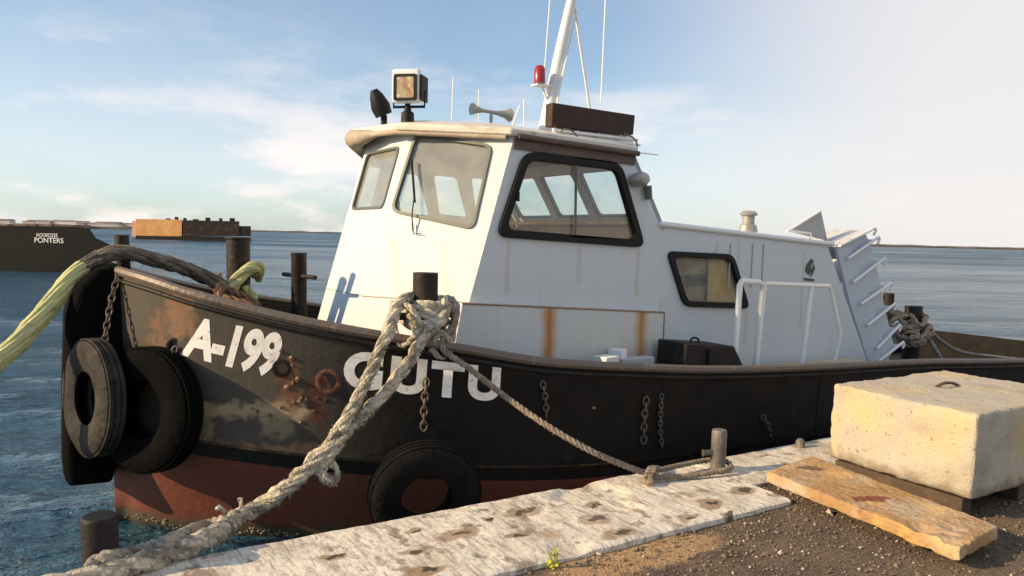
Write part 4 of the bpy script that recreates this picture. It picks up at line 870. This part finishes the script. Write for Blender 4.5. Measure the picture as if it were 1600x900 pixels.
# ------------------------------------------------------------------ slab, block, weed
BT=[(1200,735),(1300,722),(1545,822),(1502,858)]
slM=mat('orange_slab',(.36,.22,.10),.9,0,[((.44,.36,.27),U,2.3,.48,.62,.85),((.22,.12,.06),U,9,.54,.68,.7),((.60,.40,.13),U,5,.5,.65,.6)],.9,30,8)
t1=[atz(1199,732,GZ+.14),atz(1302,700,GZ+.14),atz(1600,822,GZ+.14),atz(1550,815,GZ+.14)]
a,b_,c,d=atz(1198,736,GZ+.13),atz(1268,712,GZ+.13),atz(1560,822,GZ+.13),atz(1500,856,GZ+.13)
def slabmesh(tops,h,sub,amp,seed,chip=None,under=.0):
    import bmesh
    bm=bmesh.new(); vt=[bm.verts.new(p) for p in tops]; vb_=[bm.verts.new(p-Vector((0,0,h))) for p in tops]
    bm.faces.new(vt); bm.faces.new(vb_[::-1])
    for i in range(4): bm.faces.new((vt[i],vb_[i],vb_[(i+1)%4],vt[(i+1)%4]))
    bmesh.ops.recalc_face_normals(bm,faces=bm.faces)
    bmesh.ops.bevel(bm,geom=list(bm.edges),offset=under or .012,segments=3,affect='EDGES',profile=.6)
    for _ in range(sub): bmesh.ops.subdivide_edges(bm,edges=[e for e in bm.edges if e.calc_length()>.03],cuts=1,use_grid_fill=True)
    bm.normal_update()
    for v in bm.verts:
        v.co+=v.normal*amp*(noise.noise(v.co*6+Vector((seed,0,0)))+.6*noise.noise(v.co*22)+.4*noise.noise(v.co*55))
        if chip: chip(v)
    mb=MB(); bm.verts.index_update(); mb.v=[v.co.copy() for v in bm.verts]; mb.f=[tuple(x.index for x in f.verts) for f in bm.faces]; bm.free(); return mb
cp=atz(1440,832,GZ+.10)
def chip(v):
    d_=(v.co-cp).length
    if d_<.10: v.co.z-=.05*(1-d_/.10)
    e=(v.co-atz(1500,850,GZ+.1)).length
    if e<.16: v.co+=Vector((0,.02,-.02))*noise.noise(v.co*20)
st=addmask
sb=slabmesh([a,b_,c,d],.075,6,.008,4,chip); slab=sb.build('concrete_slab',slM,smooth=True)
rp=w2q  # red paint stain on the slab
rs=atz(1362,779,GZ+.13)-slab.location; addmask(slM,'ell',(.16,.02,.015),(rs.x,rs.y,.13,.045),.85,16,.10)
rs=atz(1268,732,GZ+.13)-slab.location; addmask(slM,'ell',(.09,.05,.03),(rs.x,rs.y,.10,.05),.8,16,.05)
tag(slab,'orange-brown concrete slab with a red stain lying in front of the block','slab')
bkM=mat('block_concrete',(.42,.385,.32),.92,0,[((.56,.43,.20),(1,1,1),2.2,.45,.65,.8),((.42,.40,.36),U,5,.5,.7,.8),((.20,.16,.11),U,28,.60,.68,.8),((.22,.19,.14),U,1.6,.55,.72,.6),((.09,.07,.05),U,60,.66,.70,.8)],.45,70,10)
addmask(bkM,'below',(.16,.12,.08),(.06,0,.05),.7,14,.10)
zb=GZ+.14
A=atz(1292,712,zb); 
def zat(px,py,p):   # height on the vertical line through p seen at that pixel row
    d=ray(px,py); k=(p.x-EYE.x)*0+ (p.y-EYE.y)/d.y; return EYE.z+d.z*k
ht=zat(1301,599,A); Bt=atz(1529,648,ht); Ct=atz(1475,578,ht); Dt=Ct+(Bt-A); 
A_t=atz(1301,600,ht)
Dt=Ct+(Bt-A_t)
print('BLOCK',A,ht,Bt,Ct,Dt)
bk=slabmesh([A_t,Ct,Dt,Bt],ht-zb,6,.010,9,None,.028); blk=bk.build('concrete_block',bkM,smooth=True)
tag(blk,'large pale weathered concrete block standing on the quay edge','block')
mb=MB(); q=random.Random(8)
dv=(Bt-A_t).normalized(); cv=(Ct-A_t).normalized()
for off_ in(.07,.75):
    p0=A_t+cv*off_+dv*.05; p1=Bt+cv*off_-dv*.06; p0.z=p1.z=zb-.072
    mb.box((p0+p1)/2,((p1-p0).length,.10,.12),Matrix.Rotation(math.atan2((p1-p0).y,(p1-p0).x),3,'Z'))
p0=A_t+dv*.5+cv*.08; p1=Ct+dv*.5-cv*.05; p0.z=p1.z=zb-.085; mb.box((p0+p1)/2,((p1-p0).length,.12,.08),Matrix.Rotation(math.atan2((p1-p0).y,(p1-p0).x),3,'Z'))
tag(mb.build('timber_bearers',mat('dark_timber',(.07,.05,.035),.9,0,[((.16,.11,.07),U,8,.5,.7,.6)],.5,20),bevel=.006),'dark timber bearers under the pale concrete block','timber')
# metal loops on top of the block
mb=MB(); c=atz(1482,603,ht+.01)
mb.tube(spline([c+Vector((-.10,-.02,-.01)),c+Vector((-.04,-.01,.02)),c+Vector((.04,.03,.015)),c+Vector((.12,.09,-.01))],.01),.011,6); mb.build('lifting_eye',mat('rusty_iron',(.09,.045,.03),.8),blk,smooth=True).location=-blk.location
# weed
wd=empty('weed',atz(865,890,GZ)); tag(wd,'small yellow-green weed growing at the near edge of the white quay cap','weed')
mb=MB(); q=random.Random(4); lm=mat('weed_leaf',(.52,.55,.03),.6,0,[((.30,.36,.03),U,20,.5,.65,.7)])
for k in range(34):
    an_=q.uniform(0,6.28); l=q.uniform(.02,.038); hgt=q.uniform(.0,.10); c=Vector((q.uniform(-.028,.028),q.uniform(-.02,.02),hgt)); d_=Vector((math.cos(an_),math.sin(an_),q.uniform(.2,1.3))).normalized(); s_=d_.cross(Vector((0,0,1))).normalized()*l*.36
    mb.add([c,c+d_*l*.45+s_,c+d_*l,c+d_*l*.45-s_],[(0,1,2,3)])
mb.build('leaves',lm,wd); mb=MB()
for k in range(5): mb.tube([Vector((0,0,0)),Vector((q.uniform(-.03,.03),q.uniform(-.02,.02),.09))],.003,5)
mb.build('stem',mat('weed_stem',(.2,.22,.05),.7),wd)
# ------------------------------------------------------------------ far vessels
shM=mat('far_hull',(.004,.006,.007),.7,0,[((.008,.010,.011),U,.8,.5,.7,.5)])
p0=atz(-420,431,0); p1=atz(188,424,0); Ys=(atz(100,426,0)).y
def S2(px,py,Y=Ys): return at(px,py,Y)
mb=MB(); prof=[S2(-500,345),S2(110,354),S2(140,357),S2(150,372),S2(180,386),S2(158,402),S2(130,426),S2(130,440),S2(-500,440)]
mb.plate(prof,[],Vector((.60,-1,0)),7.5); ship=mb.build('moored_barge',shM); tag(ship,'black hulled barge at the left edge with raked end and white lettering','barge')
mb=MB(); q=random.Random(6)
x=-480
while x<108:
    w_=q.uniform(10,40); h=1; a=S2(x,353+ (x+480)*.0,Ys+2); b_=S2(x+w_,353,Ys+2); top=q.uniform(.2,2.6)/1200*Ys
    mb.box(((a.x+b_.x)/2,Ys+2.5,a.z+top/2-.05),(b_.x-a.x,1.6,top+.2)); x+=w_+q.uniform(2,14)
mb.build('deck_cargo',mat('cargo_brown',(.16,.09,.07),.9,0,[((.3,.24,.2),U,1.2,.45,.6,.8)]),ship).location=-ship.location
for txt,px0,px1,py0,py1 in(('PONTERS',54,99,372,379),('NOORDZEE',57,90,365,370)):
    cu=bpy.data.curves.new('txt','FONT'); cu.body=txt; cu.offset=.01
    tmp=bpy.data.objects.new('tmp',cu); COL.objects.link(tmp); me=bpy.data.meshes.new_from_object(tmp.evaluated_get(bpy.context.evaluated_depsgraph_get())); bpy.data.objects.remove(tmp)
    xs_=[v.co.x for v in me.vertices]; ys_=[v.co.y for v in me.vertices]; a=S2(px0,py1,Ys-.02); b_=S2(px1,py0,Ys-.02)
    for v in me.vertices: v.co=Vector((a.x+(v.co.x-min(xs_))/(max(xs_)-min(xs_))*(b_.x-a.x),Ys-.02,a.z+(v.co.y-min(ys_))/(max(ys_)-min(ys_))*(b_.z-a.z)))-ship.location
    me.materials.clear(); me.materials.append(letterM); o=bpy.data.objects.new('lettering',me); COL.objects.link(o); o.parent=ship
# laden barge
Yc=atz(300,376,0).y
fb=empty('cargo_barge',at(300,376,Yc)); tag(fb,'distant flat barge carrying an orange stack and dark scrap cargo','barge')
def C2(px,py,dy=0): return at(px,py,Yc+dy)
def cbox(px0,px1,pyt,pyb,m,name,d=9,dy=0,slant=0):
    mb=MB(); mb.plate([C2(px0+slant,pyt,dy),C2(px1,pyt+ (px1-px0)*.02,dy),C2(px1,pyb,dy),C2(px0,pyb,dy)],[],Vector((.40,-1,0)),d); o=mb.build(name,m,fb); o.location=-fb.location; return o
orM=mat('orange_cargo',(.62,.30,.10),.8,0,[((.78,.45,.18),U,.5,.4,.6,.8),((.45,.2,.08),(4,4,1),1.5,.5,.65,.6)])
cbox(212,392,368,378,blackM,'barge_hull',12); cbox(212,284,342,369,orM,'orange_stack',9,.5); cbox(205,217,345,370,mat('pink_end',(.62,.36,.26),.8),'stack_end',8,.8,2)
cbox(286,374,344,369,mat('scrap_dark',(.035,.025,.022),.9,0,[((.12,.09,.07),U,.9,.55,.68,.8)]),'scrap_cargo',9,.5); cbox(374,392,353,369,blackM,'barge_bow',9,.6)
mb=MB(); q=random.Random(9)
for px in(263,276,289,306,325,345,363):
    mb=MB(); mb.box(C2(px,346,2),(q.uniform(.4,1.0),.6,q.uniform(.8,1.9))); o=mb.build('cargo_post',blackM,fb); o.location=-fb.location
# ------------------------------------------------------------------ far shore
lndM=mat('far_land',(.10,.085,.07),.9,0,[((.2,.16,.13),U,.02,.45,.6,.8)])
def ridge(px0,px1,Y,hpx,name,m,seed,n=60,depth=300):
    mb=MB(); vs=[]
    for i in range(n+1):
        x=at(px0+(px1-px0)*i/n,370,Y).x; e=min(1,i/4,(n-i)/4); h=hpx/1200*Y*e*(.75+.5*noise.noise(Vector((i*.33,seed,0)))); vs+=[(x,Y,-1),(x,Y,h*.6),(x,Y+depth*.4,h),(x,Y+depth,-1)]
    mb.add(vs,[(i*4+j,(i+1)*4+j,(i+1)*4+j+1,i*4+j+1) for i in range(n) for j in range(3)]); return mb.build(name,m,local=True,smooth=True)
struct(ridge(-500,235,900,7,'shore_land',lndM,1)); struct(ridge(150,620,1800,3.5,'shore_land',lndM,2)); struct(ridge(1280,2100,1500,5,'shore_land',lndM,3))
q=random.Random(12); hm=[mat('far_house_white',(.60,.55,.52),.8),mat('far_house_pink',(.52,.44,.41),.8),mat('far_house_tan',(.42,.37,.34),.8)]
prot=[]
rfm=mat('far_roof',(.34,.27,.24),.8)
for i in range(24):
    px=-60+i*11+q.uniform(-4,4); wd_=q.uniform(8,22); hh=q.uniform(2.0,4.6); k=q.randrange(3)
    x=at(px,352,880+q.uniform(-20,40)).x; Yh=880+q.uniform(-20,40)
    o=MB().box((x,Yh,4+hh/2),(wd_,10,hh)).build('shore_house',hm[k]); 
    MB().box((0,0,hh+.25),(wd_*1.04,11,.5)).build('roof',rfm,o)
    tag(o,'tiny pale building on the low far shore behind the black barge','building','buildings along the far left shore')
